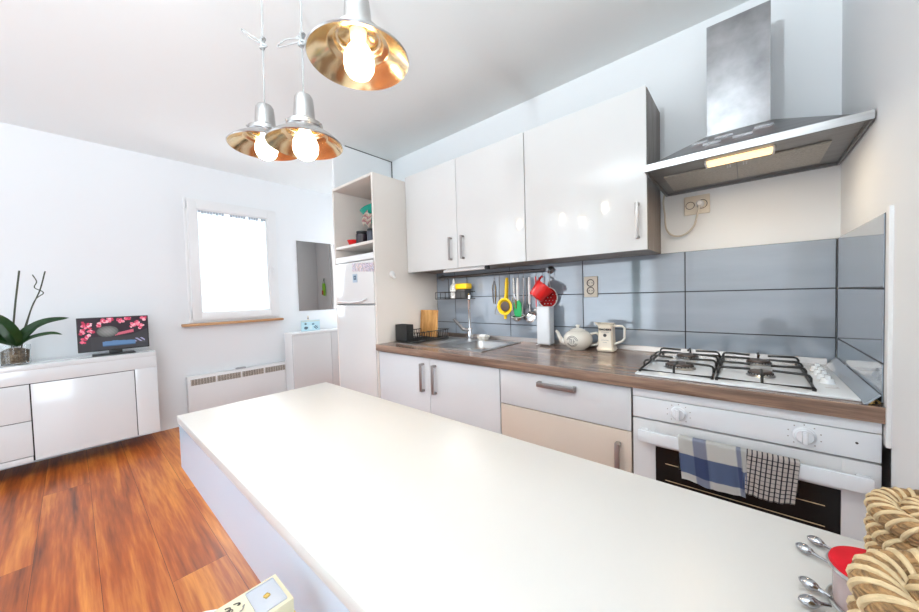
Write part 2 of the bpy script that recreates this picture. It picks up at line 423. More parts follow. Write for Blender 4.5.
DY = -.600
t = thing('base_cabinet', 'white two door base cabinet under the sink', 'cabinet', (-1.7, -.3, FZ))
obj('body', carcass(-2.198, -1.201, DY+.022, -.012, FZ+.1, .858), M['dark_wood'], t); obj('plinth', B(-2.197, -1.202, -.55, -.535, FZ, FZ+.1), M['beige'], t)
for x0, x1, hx in ((-2.192, -1.702, -1.752), (-1.699, -1.203, -1.651)):
    d = obj('door', B(x0, x1, DY, DY+.018, FZ+.1, .850, bev=.0015), M['gloss_low'], t); handle_v(d, hx, DY, .648, .818, .018)
t = thing('base_cabinet', 'base unit with white drawer over door tinted by floor reflection, between sink unit and oven', 'cabinet', (-.9, -.3, FZ))
obj('body', carcass(-1.199, -.603, DY+.022, -.012, FZ+.1, .858), M['dark_wood'], t); obj('plinth', B(-1.198, -.604, -.55, -.535, FZ, FZ+.1), M['beige'], t)
d = obj('drawer', B(-1.197, -.605, DY, DY+.018, .6835, .850, bev=.0015), M['gloss_low'], t); handle_h(d, -.987, -.815, DY, .812)
d = obj('door', B(-1.197, -.605, DY, DY+.018, FZ+.1, .6795, bev=.0015), M['cream'], t); d['label'] = 'lower door tinted by floor reflection'; handle_v(d, -.651, DY, .46, .633, .018)

# worktop with a cut-out for the sink bowl
bm = bmesh.new(); z0, z1 = .8585, .9
SX0, SX1, SY0, SY1 = -1.70, -1.402, -.455, -.125
box(bm, -2.198, SX0, -.618, -.011, z0, z1, 0); box(bm, SX1, -.0045, -.618, -.011, z0, z1, 0)
box(bm, SX0, SX1, -.618, SY0, z0, z1, 0); box(bm, SX0, SX1, SY1, -.011, z0, z1, 0)
bmesh.ops.remove_doubles(bm, verts=bm.verts[:], dist=1e-5)
t = thing('worktop', 'brown wood grain worktop running from tall cabinet to right wall', 'worktop', (-1.1, -.3, z0))
obj('slab', bm, M['worktop'], t)
obj('front_edge', B(-2.199, -.0005, -.6215, -.6175, z0-.0003, z1+.0004, bev=.0015), M['edge'], t)
tag(obj('worktop_upstand', PR([(-.0115, .9005), (-.024, .9005), (-.017, .925), (-.0115, .926)], 'x', -2.19, -.03), M['nickel']), 'thin metallic upstand strip along back of worktop below tiles', 'trim')
# grey tilted strip at the right end of the worktop
bm = hexa(bmesh.new(), [(-.036, -.609, .901), (-.030, -.609, .901), (-.030, -.03, .901), (-.036, -.03, .901)],
          [(-.009, -.606, .930), (-.0055, -.606, .928), (-.0055, -.03, .934), (-.009, -.03, .936)])
tg = thing('corner_strip', 'grey glossy corner strip leaning between cooktop and right wall tiles', 'trim', (-.02, -.3, .9))
obj('strip', bm, M['tile'], tg)
bm = bmesh.new()
for i in range(26):
    x = -.026+random.random()*.017; y = -.606+random.random()*.03; z = .901+random.random()*.010
    if z > .901+(x+.030)*.75: z = .9015
    tube(bm, [(x, y, z+.002), (x+random.uniform(-.004, .003), y+random.uniform(-.006, .006), z+.003)], .0013, n=5)
tag(obj('wood_chips', bm, M['soil']), 'yellow crumbly filling inside open end of corner strip', 'filling')['kind'] = 'stuff'

# ------------------------------------------------------------------ built-in oven
t = thing('oven', 'white built-in oven with two towels hanging on its handle', 'oven', (-.3, -.3, FZ))
obj('housing', B(-.597, -.006, -.585, -.02, FZ+.1, .856), M['gap'], t)
obj('upper_strip', B(-.597, -.004, -.606, -.585, .826, .855, bev=.0015), M['enamel'], t)
cp = obj('control_panel', B(-.597, -.004, -.606, -.585, .748, .8235, bev=.002), M['enamel'], t)
for kx in (-.452, -.146):
    kb = LA([(0, 0), (.0255, 0), (.0255, .002), (.021, .006), (.0195, .014), (.018, .016), (0, .016)], n=32, M4=Matrix.Translation((kx, -.606, .787)) @ Matrix.Rotation(PI/2, 4, 'X'))
    box(kb, kx-.0055, kx+.0055, -.634, -.614, .769, .805, bev=.003)
    k = obj('knob', kb, M['enamel'], cp)
    mb = bmesh.new()
    for i in range(9):
        a = PI*.5+(i-4)*.62
        box(mb, kx+.035*math.cos(a)-.0015, kx+.035*math.cos(a)+.0015, -.6066, -.606, .787+.031*math.sin(a)-.0015, .787+.031*math.sin(a)+.0015)
    obj('dial_marks', mb, M['ink_grey'], k)
obj('pilot_light', CY((-.047, -.6085, .792), (-.047, -.606, .792), .0028, 12), M['ink'], cp)
dm = bmesh.new()
gx0, gx1, gz0, gz1 = -.524, -.074, .38, .652
box(dm, -.597, gx0, -.606, -.586, FZ+.11, .742, bev=.0012); box(dm, gx1, -.004, -.606, -.586, FZ+.11, .742, bev=.0012)
box(dm, gx0-.001, gx1+.001, -.606, -.586, gz1, .742, bev=.0012); box(dm, gx0-.001, gx1+.001, -.606, -.586, FZ+.11, gz0, bev=.0012)
dr = obj('oven_door', dm, M['oven_skin'], t)
obj('door_glass', B(gx0, gx1, -.602, -.592, gz0, gz1), M['oven_glass'], dr)
rk = bmesh.new()
for z in (.595, .535):
    tube(rk, [(gx0+.03, -.6035, z), (gx1-.03, -.6035, z)], .0012, n=6)
obj('rack_line', rk, M['wicker2'], dr)
hb = B(-.573, -.022, -.650, -.634, .674, .716, bev=.005)
box(hb, -.573, -.545, -.636, -.605, .684, .710, bev=.004); box(hb, -.050, -.022, -.636, -.605, .684, .710, bev=.004)
obj('handle', hb, M['enamel'], dr)

# dish towels hung over the handle
def towel(name, label, x0, x1, zf, zb, colf, th, skew, seed, wav=.004, nx=40, nz=46):
    rnd = random.Random(seed)
    ztop = .7185
    path = []
    yb = -.628; yf = -.6545
    L1 = ztop-zb; L2 = ztop-zf
    n1 = 14
    for i in range(n1): path.append((yb, zb+L1*i/(n1-1)-.001))
    for i in range(1, 8):
        a = PI*i/8; path.append(((yb+yf)/2+math.cos(a)*(yb-yf)/2, ztop+.006*math.sin(a)))
    for i in range(nz+1): path.append((yf, ztop-.001-L2*i/nz))
    bm = bmesh.new(); cl = bm.loops.layers.float_color.new('Col'); grid = []
    uvs = []
    d = 0; ds = [0]
    for a, b in zip(path, path[1:]): d += math.hypot(a[0]-b[0], a[1]-b[1]); ds.append(d)
    for j in range(nx+1):
        u = j/nx; col = []
        for i, (y, z) in enumerate(path):
            front = i > n1+6
            k = 0
            if front: k = (ztop-z)/L2
            x = x0+(x1-x0)*u+skew*k
            off = wav*math.sin(u*9+seed)*k+wav*.6*math.sin(u*21+seed*2)*k
            if not front: off = abs(off)*.0
            sag = .018*k*(.5-.5*math.cos(u*2*PI))*(.4)
            zz = z - (sag if front else 0) - (k*.022*(u-.5)*skew*20 if front else 0)
            col.append(bm.verts.new((x, y-abs(off)-.001*k, zz)))
        grid.append(col)
    for j in range(nx):
        for i in range(len(path)-1):
            f = bm.faces.new((grid[j][i], grid[j+1][i], grid[j+1][i+1], grid[j][i+1]))
            for lp, (jj, ii) in zip(f.loops, ((j, i), (j+1, i), (j+1, i+1), (j, i+1))):
                lp[cl] = (*colf(jj/nx, ds[ii]), 1)
    bmesh.ops.solidify(bm, geom=bm.faces[:], thickness=th)
    m = bpy.data.materials.new(name+'_cloth'); m.use_nodes = True; nt = m.node_tree; p = nt.nodes['Principled BSDF']
    p.inputs['Roughness'].default_value = .9
    at = nt.nodes.new('ShaderNodeVertexColor'); at.layer_name = 'Col'; nt.links.new(at.outputs[0], p.inputs['Base Color'])
    return tag(obj(name, bm, m), label, 'towel')
def blue_check(u, d):
    v = d
    wv = .24 < (u*1.0) % 1.0 < .48 or u > .93
    hv = .20 < v < .262
    a = (.86, .85, .82)
    if wv and hv: return (.08, .11, .24)
    if hv: return (.15, .20, .36)
    if wv: return (.36, .38, .50)
    return a
blue_towel = towel('dish_towel', 'white dish towel with broad blue check hanging on oven handle', -.449, -.286, .584, .60, blue_check, .002, .012, 1.3, nx=50, nz=60)
fold = towel('folded_edge', 'narrow folded edge of the blue check towel', -.288, -.273, .600, .62, lambda u, d: (.20, .25, .42) if .19 < d < .25 else (.74, .73, .71), .002, .004, 2.7, nx=8)
fold.parent = blue_towel; fold.location = fold.location-blue_towel.location
del fold['category']; fold['label'] = 'narrow folded edge'
def black_check(u, d):
    g = (u*.115) % .0115; h = d % .0125
    return (.035, .03, .04) if (g < .0021 or h < .0021) else (.78, .71, .67)
towel('dish_towel', 'cream dish towel with thin black grid check hanging on oven handle', -.272, -.158, .597, .62, black_check, .002, -.010, 4.1, nx=110, nz=110)

# ------------------------------------------------------------------ gas cooktop
HX0, HX1, HY0, HY1 = -.595, -.036, -.585, -.045
t = thing('cooktop', 'white enamel gas cooktop with black iron grates set in worktop', 'cooktop', (-.3, -.3, .9))
obj('plate', B(HX0, HX1, HY0, HY1, .9005, .907, bev=.003), M['enamel'], t)
def burner(x, y, r):
    b = obj('burner', LA([(0, .907), (r*1.25, .907), (r*1.3, .9095), (r*1.12, .914), (r*1.12, .917), (0, .917)], x, y, 36), M['steel'], t)
    cap = LA([(0, .917), (r*1.02, .917), (r*1.06, .920), (r*.98, .926), (r*.6, .9285), (0, .929)], x, y, 36)
    obj('burner_cap', cap, M['brown_cap'], b)
    tb = bmesh.new()
    for k in range(24):
        a = 2*PI*k/24
        box(tb, x+r*1.1*math.cos(a)-.0015, x+r*1.1*math.cos(a)+.0015, y+r*1.1*math.sin(a)-.0015, y+r*1.1*math.sin(a)+.0015, .914, .9195)
    obj('flame_ring', tb, M['iron'], b)
burner(-.475, -.40, .042); burner(-.475, -.17, .036); burner(-.235, -.40, .030); burner(-.235, -.17, .034)
def grate(x0, x1, y0, y1):
    bm = bmesh.new(); zt = .940; r = .0040
    def leg(pts): tube(bm, pts, r, n=8)
    # lower rectangular frame
    z = .914
    tube(bm, [(x0, y0, z), (x1, y0, z), (x1, y1, z), (x0, y1, z)], r, n=8, closed=True)
    xm = (x0+x1)/2
    for yc in (y0+(y1-y0)*.28, y0+(y1-y0)*.74):
        for s, xe in ((1, x0), (-1, x1)):
            for dy in (-.060, .060):
                leg([(xe, yc+dy, z), (xe, yc+dy, zt-.010), (xe+s*.004, yc+dy, zt-.003), (xe+s*.012, yc+dy, zt), (xm-s*.028, yc+dy*.75, zt)])
    leg([(xm, y0, z), (xm, y0, zt-.01), (xm, y0+.006, zt-.002), (xm, y0+.013, zt), (xm, y0+.085, zt)])
    leg([(xm, y1, z), (xm, y1, zt-.01), (xm, y1-.006, zt-.002), (xm, y1-.013, zt), (xm, y1-.085, zt)])
    for fx in (x0, x1):
        for fy in (y0, y1): cyl(bm, (fx, fy, .907), (fx, fy, .914), .005, 10)
    obj('grate', bm, M['iron'], t)
grate(-.585, -.362, -.548, -.075); grate(-.350, -.120, -.548, -.075)
for y in (-.20, -.27, -.34, -.41):
    kb = LA([(0, .907), (.0185, .907), (.0185, .909), (.016, .913), (.0145, .922), (.013, .924), (0, .924)], -.077, y, 28)
    box(kb, -.083, -.071, y-.015, y+.015, .918, .933, bev=.003)
    obj('knob', kb, M['enamel'], t)
mk = bmesh.new(); box(mk, -.090, -.060, -.479, -.475, .907, .9074); box(mk, -.066, -.060, -.463, -.459, .907, .9074); obj('printed_marks', mk, M['ink_grey'], t)

# ------------------------------------------------------------------ extractor hood
t = thing('cooker_hood', 'stainless steel chimney cooker hood with lit lamp above cooktop', 'hood', (-.3, -.2, 1.68))
HF = -.475; zb = 1.683; hx0, hx1 = -.578, .002
cx0, cx1, cyf = -.397, -.203, -.22
obj('chimney', B(cx0, cx1, cyf, -.003, 1.80, 2.289, bev=.0015), M['chimney'], t)
# front lip and canopy shell
sh = bmesh.new()
hexa(sh, [(hx0+.006, HF+.01, zb+.022), (hx1-.006, HF+.01, zb+.022), (hx1-.006, -.003, zb+.022), (hx0+.006, -.003, zb+.022)],
     [(cx0-.004, cyf-.006, 1.846), (cx1+.004, cyf-.006, 1.846), (cx1+.004, -.003, 1.846), (cx0-.004, -.003, 1.846)])
cn = obj('canopy', sh, M['steel_dark'], t)
lip = bmesh.new()
box(lip, hx0, hx1, HF, HF+.012, zb, zb+.027, bev=.0015)
box(lip, hx0, hx0+.008, HF+.012, -.003, zb, zb+.024); box(lip, hx1-.008, hx1, HF+.012, -.003, zb, zb+.024)
box(lip, hx0+.008, hx1-.008, -.015, -.003, zb, zb+.024)
obj('lip', lip, M['steel_dark'], t); obj('front_strip', B(hx0, hx1, HF-.0015, HF-.0002, zb+.001, zb+.026), M['steel'], t)
obj('underside', B(hx0+.008, hx1-.008, HF+.012, -.015, zb+.010, zb+.021), M['steel_dark'], t)
for a, b in ((-.535, -.3015), (-.2985, -.060)):
    f = obj('grease_filter', B(a, b, -.325, -.075, zb+.004, zb+.0099, bev=.001), M['filter'], t)
    pb = bmesh.new()
    sgn = b if b < -.3 else a
    for q in (.018, .026): 
        xx = b-q if b < -.3 else a+q
        box(pb, xx-.002, xx+.002, -.325, -.285, zb+.0015, zb+.0045, bev=.0008)
    obj('filter_catch', pb, M['steel'], f)
lamp = obj('lamp_lens', B(-.385, -.205, -.405, -.345, zb+.000, zb+.0098, bev=.003), M['hood_bulb'], t)
obj('lamp_end', B(-.392, -.3855, -.407, -.343, zb-.001, zb+.0099, bev=.001), M['white'], lamp)
obj('lamp_end', B(-.2045, -.198, -.407, -.343, zb-.001, zb+.0099, bev=.001), M['white'], lamp)
# five chrome plates on the sloping face
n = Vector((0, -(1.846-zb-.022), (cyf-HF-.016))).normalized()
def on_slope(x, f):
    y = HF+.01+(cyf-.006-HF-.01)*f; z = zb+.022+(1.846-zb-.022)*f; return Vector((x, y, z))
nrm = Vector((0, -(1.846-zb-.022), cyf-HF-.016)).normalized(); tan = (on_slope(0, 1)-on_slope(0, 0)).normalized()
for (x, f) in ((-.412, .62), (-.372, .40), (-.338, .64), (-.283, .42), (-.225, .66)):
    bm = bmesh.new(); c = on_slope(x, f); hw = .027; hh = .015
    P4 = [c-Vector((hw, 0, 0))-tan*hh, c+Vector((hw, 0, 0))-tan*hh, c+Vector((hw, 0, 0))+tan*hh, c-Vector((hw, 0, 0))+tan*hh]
    hexa(bm, P4, [p+nrm*.006 for p in P4]); obj('slope_plate', bm, M['chrome'], cn)
l = bpy.data.lights.new('hood_lamp', 'AREA'); l.shape = 'RECTANGLE'; l.size = .17; l.size_y = .05; l.energy = 1.3; l.color = (1, .78, .5)
lo = bpy.data.objects.new('hood_lamp_light', l); C.objects.link(lo); lo.location = (-.295, -.375, zb-.004)

# ------------------------------------------------------------------ tall cabinet and fridge
TX0, TX1, TZ = -2.735, -2.2, 2.075
t = thing('tall_cabinet', 'tall beige open cabinet housing the fridge with shelf above', 'cabinet', (-2.46, -.3, FZ))
obj('side_panel', B(TX1-.018, TX1-.0005, -.6, -.002, FZ, TZ, bev=.001), M['beige'], t)
obj('side_panel', B(TX0, TX0+.016, -.6, -.002, FZ, TZ, bev=.001), M['beige'], t)
obj('top_panel', B(TX0+.016, TX1-.018, -.6, -.002, TZ-.018, TZ, bev=.001), M['beige'], t)
obj('shelf', B(TX0+.016, TX1-.018, -.595, -.01, 1.600, 1.620, bev=.001), M['beige'], t)
obj('back_panel', B(TX0+.016, TX1-.018, -.010, -.002, FZ, TZ-.018), M['beige_in'], t)
# dark shadow gap strip between tall cabinet and worktop unit (edge band)
t = thing('fridge', 'white fridge freezer with magnets inside tall cabinet', 'fridge', (-2.46, -.35, FZ))
fx0, fx1 = TX0+.019, TX1-.021
obj('body', B(fx0, fx1, -.555, -.05, FZ+.02, 1.49, bev=.004), M['white'], t)
obj('top_cap', B(fx0, fx1, -.600, -.05, 1.4905, 1.535, bev=.006), M['white'], t)
fd = obj('freezer_door', B(fx0, fx1, -.605, -.556, 1.178, 1.485, bev=.008), M['gloss'], t)
ld = obj('fridge_door', B(fx0, fx1, -.605, -.556, FZ+.06, 1.168, bev=.008), M['gloss'], t)
obj('door_lip', T([(fx0+.02, -.609, 1.197), (fx0+.2, -.614, 1.190), (fx0+.35, -.614, 1.196), (fx1-.08, -.609, 1.214)], [.004, .007, .007, .004], n=8), M['white'], fd)
for i in range(4):
    f = obj('foot', CY((fx0+.05+(i % 2)*(fx1-fx0-.1), -.55+(i//2)*.45, FZ), (fx0+.05+(i % 2)*(fx1-fx0-.1), -.55+(i//2)*.45, FZ+.021), .02, 16), M['black'], t)
def color_grid_mat(name, rough=.4, es=0):
    m = bpy.data.materials.new(name); m.use_nodes = True; nt = m.node_tree; p = nt.nodes['Principled BSDF']
    p.inputs['Roughness'].default_value = rough
    at = nt.nodes.new('ShaderNodeVertexColor'); at.layer_name = 'Col'; nt.links.new(at.outputs[0], p.inputs['Base Color'])
    if es:
        nt.links.new(at.outputs[0], p.inputs['Emission Color']); p.inputs['Emission Strength'].default_value = es
    return m
def picture(P0, U, V, nx, ny, fn):   # grid of coloured faces
    bm = bmesh.new(); cl = bm.loops.layers.float_color.new('Col')
    g = [[bm.verts.new(P0+U*(i/nx)+V*(j/ny)) for i in range(nx+1)] for j in range(ny+1)]
    for j in range(ny):
        for i in range(nx):
            f = bm.faces.new((g[j][i], g[j][i+1], g[j+1][i+1], g[j+1][i])); c = fn((i+.5)/nx, (j+.5)/ny)
            for lp in f.loops: lp[cl] = (*c, 1)
    return bm
rr = random.Random(3)
mgm = color_grid_mat('magnet_print')
cols = [(.55, .50, .62), (.62, .48, .50), (.50, .50, .58), (.66, .52, .48), (.48, .45, .55)]
for i in range(6):
    x0 = -2.475+i*.045
    cc = [cols[(i+k) % 5] for k in range(3)]
    def fn(u, v, cc=cc, r=random.Random(i)):
        c = cc[r.randrange(3)]; k = r.uniform(.6, 1.25); return tuple(min(1, a*k) for a in c)
    zt = 1.478-i*.003
    bm = picture(Vector((x0, -.6062, zt-.062)), Vector((.041, 0, 0)), Vector((0, 0, .060)), 6, 8, fn)
    r = bmesh.ops.extrude_face_region(bm, geom=bm.faces[:])
    for v in [g for g in r['geom'] if isinstance(g, bmesh.types.BMVert)]: v.co.y -= .0015
    tag(obj('fridge_magnet', bm, mgm), 'small lilac and pink patterned magnet in row along top of freezer door', 'magnet', 'magnets along the top of the freezer door')
def fn2(u, v):
    return (.05, .10, .16) if (.2 < u < .8 and .3 < v < .85) and not (.4 < u < .65 and .45 < v < .6) else (.35, .45, .55)
bm = picture(Vector((-2.475, -.6062, 1.335)), Vector((.058, 0, 0)), Vector((0, 0, .062)), 10, 10, fn2)
r = bmesh.ops.extrude_face_region(bm, geom=bm.faces[:])
for v in [g for g in r['geom'] if isinstance(g, bmesh.types.BMVert)]: v.co.y -= .0015
tag(obj('fridge_magnet', bm, mgm), 'single dark blue square magnet in the middle of freezer door', 'magnet')

# things on the shelf above the fridge
def Rm(ax, deg): return Matrix.Rotation(math.radians(deg), 4, ax)
SZ = 1.6205
tag(obj('glass_bowl', LA([(0, 0), (.028, 0), (.030, .004), (.052, .056), (.055, .060), (.050, .057), (.028, .007), (0, .006)], n=28, M4=Matrix.Translation((-2.655, -.47, SZ))), M['red']), 'small red bowl at left end of shelf over fridge', 'bowl')
def jar(x, y, r, h, m, name, label, cat, lidm):
    tt = thing(name, label, cat, (x, y, SZ))
    obj('body', LA([(0, SZ), (r*.95, SZ), (r, SZ+.004), (r, SZ+h*.8), (r*.85, SZ+h*.86), (r*.8, SZ+h*.87), (0, SZ+h*.87)], x, y, 28), m, tt)
    obj('lid', LA([(0, SZ+h*.8701), (r*.9, SZ+h*.8701), (r*.92, SZ+h*.88), (r*.9, SZ+h), (0, SZ+h)], x, y, 28), lidm, tt)
jar(-2.555, -.46, .048, .118, mat('dark_jar', (.03, .02, .028), .25), 'tin', 'wide dark tin right of red bowl on shelf over fridge', 'tin', M['black'])
jar(-2.452, -.45, .030, .125, mat('slate_tin', (.08, .09, .12), .3), 'tin', 'slim slate coloured tin next to the wide dark tin', 'tin', M['black'])
jar(-2.378, -.45, .030, .165, mat('silver_tin', (.13, .13, .15), .3, .5), 'tin', 'tall dark silver tin beside the cabinet side panel', 'tin', M['black'])
# storage tin at back carrying the tilted teal bowl and cloth
jar(-2.43, -.345, .06, .172, M['dark_cloth'], 'storage_jar', 'dark storage jar behind tins, under the teal bowl', 'jar', M['black'])
tt = thing('mixing_bowl', 'teal plastic bowl tilted on its side on shelf over fridge', 'bowl', (-2.44, -.4, SZ+.173))
obj('shell', LA([(0, 0), (.045, 0), (.05, .006), (.090, .112), (.094, .117), (.088, .115), (.045, .010), (0, .008)], n=36, M4=Matrix.Translation((-2.435, -.40, SZ+.186)) @ Rm('Y', -14) @ Rm('X', 14)), M['teal'], tt)
def cloth_fn(u, v):
    k = int(v*9) % 3; return ((.70, .50, .40), (.75, .70, .62), (.55, .25, .28))[k]
bm = bmesh.new(); cl = bm.loops.layers.float_color.new('Col'); g = []
for j in range(15):
    row = []
    for i in range(13):
        u, v = i/12, j/14
        row.append(bm.verts.new((-2.46+.10*u+.02*v, -.505-.010*math.sin(u*9+v*3)-.012*math.sin(v*PI), 1.752+.105*v+.02*math.sin(u*7))))
    g.append(row)
for j in range(14):
    for i in range(12):
        f = bm.faces.new((g[j][i], g[j][i+1], g[j+1][i+1], g[j+1][i]))
        for lp in f.loops: lp[cl] = (*cloth_fn(i/12, j/14+.04*i), 1)
bmesh.ops.solidify(bm, geom=bm.faces[:], thickness=.004)
tag(obj('folded_cloth', bm, color_grid_mat('striped_cloth', .9)), 'peach striped cloth bunched in front of the teal bowl', 'cloth')

# hook on the side panel
tt = thing('wall_hook', 'small white adhesive hook on tall cabinet side above dish rack', 'hook', (-2.2, -.46, 1.36))
obj('plate', LA([(0, 0), (.024, 0), (.023, .004), (.016, .009), (0, .010)], n=24, M4=Matrix.Translation((-2.1995, -.461, 1.385)) @ Rm('Y', 90)), M['white'], tt)
obj('peg', T([(-2.194, -.461, 1.38), (-2.184, -.461, 1.362), (-2.174, -.461, 1.354), (-2.164, -.461, 1.362)], .007, n=10), M['white'], tt)

# ------------------------------------------------------------------ sink, tap, dish rack
t = thing('sink', 'stainless steel inset sink with bowl and drainer on worktop', 'sink', (-1.77, -.28, .9))
bm = bmesh.new()
px0, px1, py0, py1 = -2.16, -1.385, -.505, -.07
z0, z1 = .9004, .9045
box(bm, px0, SX0+.012, py0, py1, z0, z1); box(bm, SX1-.012, px1, py0, py1, z0, z1)
box(bm, SX0+.012, SX1-.012, py0, SY0+.012, z0, z1); box(bm, SX0+.012, SX1-.012, SY1-.012, py1, z0, z1)
for i in range(9):
    y = -.42+i*.033; box(bm, -2.10, -1.80, y-.004, y+.004, z1-.0005, z1+.002, bev=.0012)
obj('deck', bm, M['steel'], t)
bm = bmesh.new()
def rrect(x0, x1, y0, y1, r, z, n=6):
    out = []
    for cx, cy, a0 in ((x1-r, y1-r, 0), (x0+r, y1-r, PI/2), (x0+r, y0+r, PI), (x1-r, y0+r, 1.5*PI)):
        for k in range(n+1):
            a = a0+PI/2*k/n; out.append(bm.verts.new((cx+r*math.cos(a), cy+r*math.sin(a), z)))
    return out
lv = [(.002, .9052, .05), (.014, .9045, .05), (.018, .895, .05), (.026, .78, .05), (.05, .765, .045), (.14, .762, .015)]
rs = [rrect(SX0+d, SX1-d, SY0+d, SY1-d, min(r, (SX1-SX0)/2-d-.001), z) for d, z, r in lv]
for a, b in zip(rs, rs[1:]):
    m_ = len(a)
    for k in range(m_): bm.faces.new((a[k], a[(k+1) % m_], b[(k+1) % m_], b[k]))
bm.faces.new(rs[-1]); obj('bowl', bm, M['steel'], t)
obj('drain', LA([(0, .7625), (.03, .7625), (.032, .764), (.024, .7655), (0, .764)], (SX0+SX1)/2, (SY0+SY1)/2, 24), M['chrome'], t)
t = thing('tap', 'chrome mixer tap with tall spout and side lever at sink', 'tap', (-1.775, -.115, .9045))
tx, ty = -1.775, -.115
obj('base', LA([(0, .905), (.027, .905), (.027, .912), (.022, .916), (.021, .975), (.018, .985), (0, .988)], tx, ty, 28), M['chrome'], t)
obj('spout', T([(tx, ty, .98), (tx, ty, 1.19), (tx+.006, ty-.008, 1.212), (tx+.025, ty-.031, 1.222), (tx+.050, ty-.062, 1.220), (tx+.068, ty-.084, 1.208), (tx+.072, ty-.090, 1.19)], .0105, n=14), M['chrome'], t)
obj('lever', T([(tx, ty-.01, .968), (tx-.030, ty-.035, .975), (tx-.075, ty-.06, 1.028), (tx-.092, ty-.07, 1.052)], [.014, .012, .010, .009], n=12), M['iron_rail'], t)

t = thing('dish_rack', 'black wire dish rack with cutlery box on sink drainer', 'rack', (-2.06, -.3, .9065))
bm = bmesh.new(); r = .0022
rx0, rx1, ry0, ry1, rz = -2.176, -1.955, -.455, -.145, .911
obj('tray', B(rx0, rx1, ry0, ry1, .9068, .912, bev=.002), M['black'], t)
for z in (.918, .972):
    tube(bm, [(rx0+.004, ry0+.004, z), (rx1, ry0+.004, z), (rx1, ry1, z), (rx0+.004, ry1, z)], .0032, n=6, closed=True)
for i in range(13):
    y = ry0+.02+i*(ry1-ry0-.03)/12
    tube(bm, [(rx0+.006, y, .972), (rx0+.012, y, .914), (rx1-.010, y, .914), (rx1, y, .972)], .0022, n=5)
    if i % 2 == 0: tube(bm, [(rx0+.09, y, .914), (rx0+.10, y, .962), (rx0+.112, y, .962), (rx0+.12, y, .914)], .0022, n=5)
for i in range(9):
    x = rx0+.012+i*(rx1-rx0-.02)/8
    tube(bm, [(x, ry0+.004, .972), (x, ry0+.012, .914)], .0015, n=5); tube(bm, [(x, ry1, .972), (x, ry1-.01, .914)], .0015, n=5)
obj('wire_basket', bm, M['iron'], t)
bm = bmesh.new(); bx0, bx1, by0, by1 = -2.180, -2.058, -.462, -.40
box(bm, bx0, bx1, by0, by0+.003, .908, 1.024, bev=.001); box(bm, bx0, bx1, by1-.003, by1, .908, 1.024, bev=.001)
box(bm, bx0, bx0+.003, by0, by1, .908, 1.024, bev=.001); box(bm, bx1-.003, bx1, by0, by1, .908, 1.024, bev=.001); box(bm, bx0, bx1, by0, by1, .907, .911)
obj('cutlery_box', bm, M['black'], t)
# bamboo board standing in the rack
tt = thing('cutting_board', 'bamboo cutting board standing upright in the dish rack', 'board', (-2.16, -.17, .915))
bm = bmesh.new()
box(bm, -2.105, -1.925, -.0065, .0065, 0, .200, bev=.005, seg=3)
bmesh.ops.transform(bm, matrix=Matrix.Translation((-.082, -.22, .916)) @ Rm('X', -6), verts=bm.verts[:])
obj('panel', bm, M['board'], tt)

# sponge dish behind the sink
tt = thing('soap_dish', 'small white soap dish behind the sink by the tap', 'dish', (-1.62, -.04, .937))
obj('dish', LA([(0, .0), (.036, 0), (.046, .024), (.049, .025), (.041, .007), (0, .006)], n=28, M4=Matrix.Translation((-1.675, -.092, .9049))), M['ceramic'], tt)
obj('soap', B(-1.70, -1.65, -.110, -.074, .912, .940, bev=.006), M['white'], tt)

# ------------------------------------------------------------------ rail, hanging shelf, utensils
RZ, RYY = 1.362, -.055
t = thing('utensil_rail', 'long dark metal rail under wall cabinets holding utensils', 'rail', (-1.68, -.05, RZ))
obj('bar', T([(-2.12, RYY, RZ), (-1.205, RYY, RZ)], .0095, n=14), M['iron_rail'], t)
for x in (-2.125, -1.20):
    b = obj('end_bracket', LA([(0, 0), (.024, 0), (.024, .006), (.012, .012), (.012, .052), (0, .052)], n=20, M4=Matrix.Translation((x, -.0105, RZ)) @ Rm('X', 90)), M['steel_dark'], t)
def shook(x, parent=None):
    bm = bmesh.new(); pts = []
    for k in range(9):
        a = PI*k/8; pts.append((x, RYY-.0085*math.cos(a), RZ+.0085*math.sin(a)))
    pts = [(x, RYY+.0085, RZ-.01)]+pts[::-1]+[(x, RYY-.0085, RZ-.03)]
    for k in range(7):
        a = PI*k/6; pts.append((x, RYY-.0085-.006+.006*math.cos(a), RZ-.034-.006*math.sin(a)))
    tube(bm, pts, .0016, n=6)
    return obj('rail_hook', bm, M['steel_dark'], parent)
hook_x = [-1.585, -1.545, -1.480, -1.432, -1.40, -1.36, -1.315, -1.272, -1.23]
for x in hook_x:
    tag(shook(x), 'small wire hook on the utensil rail', 'hook', 'hooks on the utensil rail')
HZ = RZ-.040; HY = RYY-.0145
# shelf
t = thing('wire_shelf', 'black wire shelf hanging under rail in the corner', 'shelf', (-1.97, -.08, 1.19))
bm = bmesh.new()
for z in (1.195, 1.245):
    tube(bm, [(-2.11, -.015, z), (-1.80, -.015, z), (-1.80, -.115, z), (-2.11, -.115, z)], .0034, n=6, closed=True)
for i in range(8): tube(bm, [(-2.11, -.02-.013*i, 1.195), (-1.80, -.02-.013*i, 1.195)], .002, n=5)
for i in range(7):
    x = -2.11+i*.0515; tube(bm, [(x, -.115, 1.195), (x, -.115, 1.245)], .002, n=5)
for x in (-2.06, -1.87): tube(bm, [(x, -.016, 1.2), (x, -.018, 1.34), (x, -.03, RZ+.006), (x, RYY, RZ+.0085), (x, RYY-.009, RZ)], .002, n=6)
obj('frame', bm, M['iron'], t)
tt = thing('spray_bottle', 'pale patterned bottle with nozzle on the wire shelf', 'bottle', (-1.945, -.08, 1.1975))
m_ = mat('speckled_label', (.58, .58, .56), .4, var=(160, .5, 0))
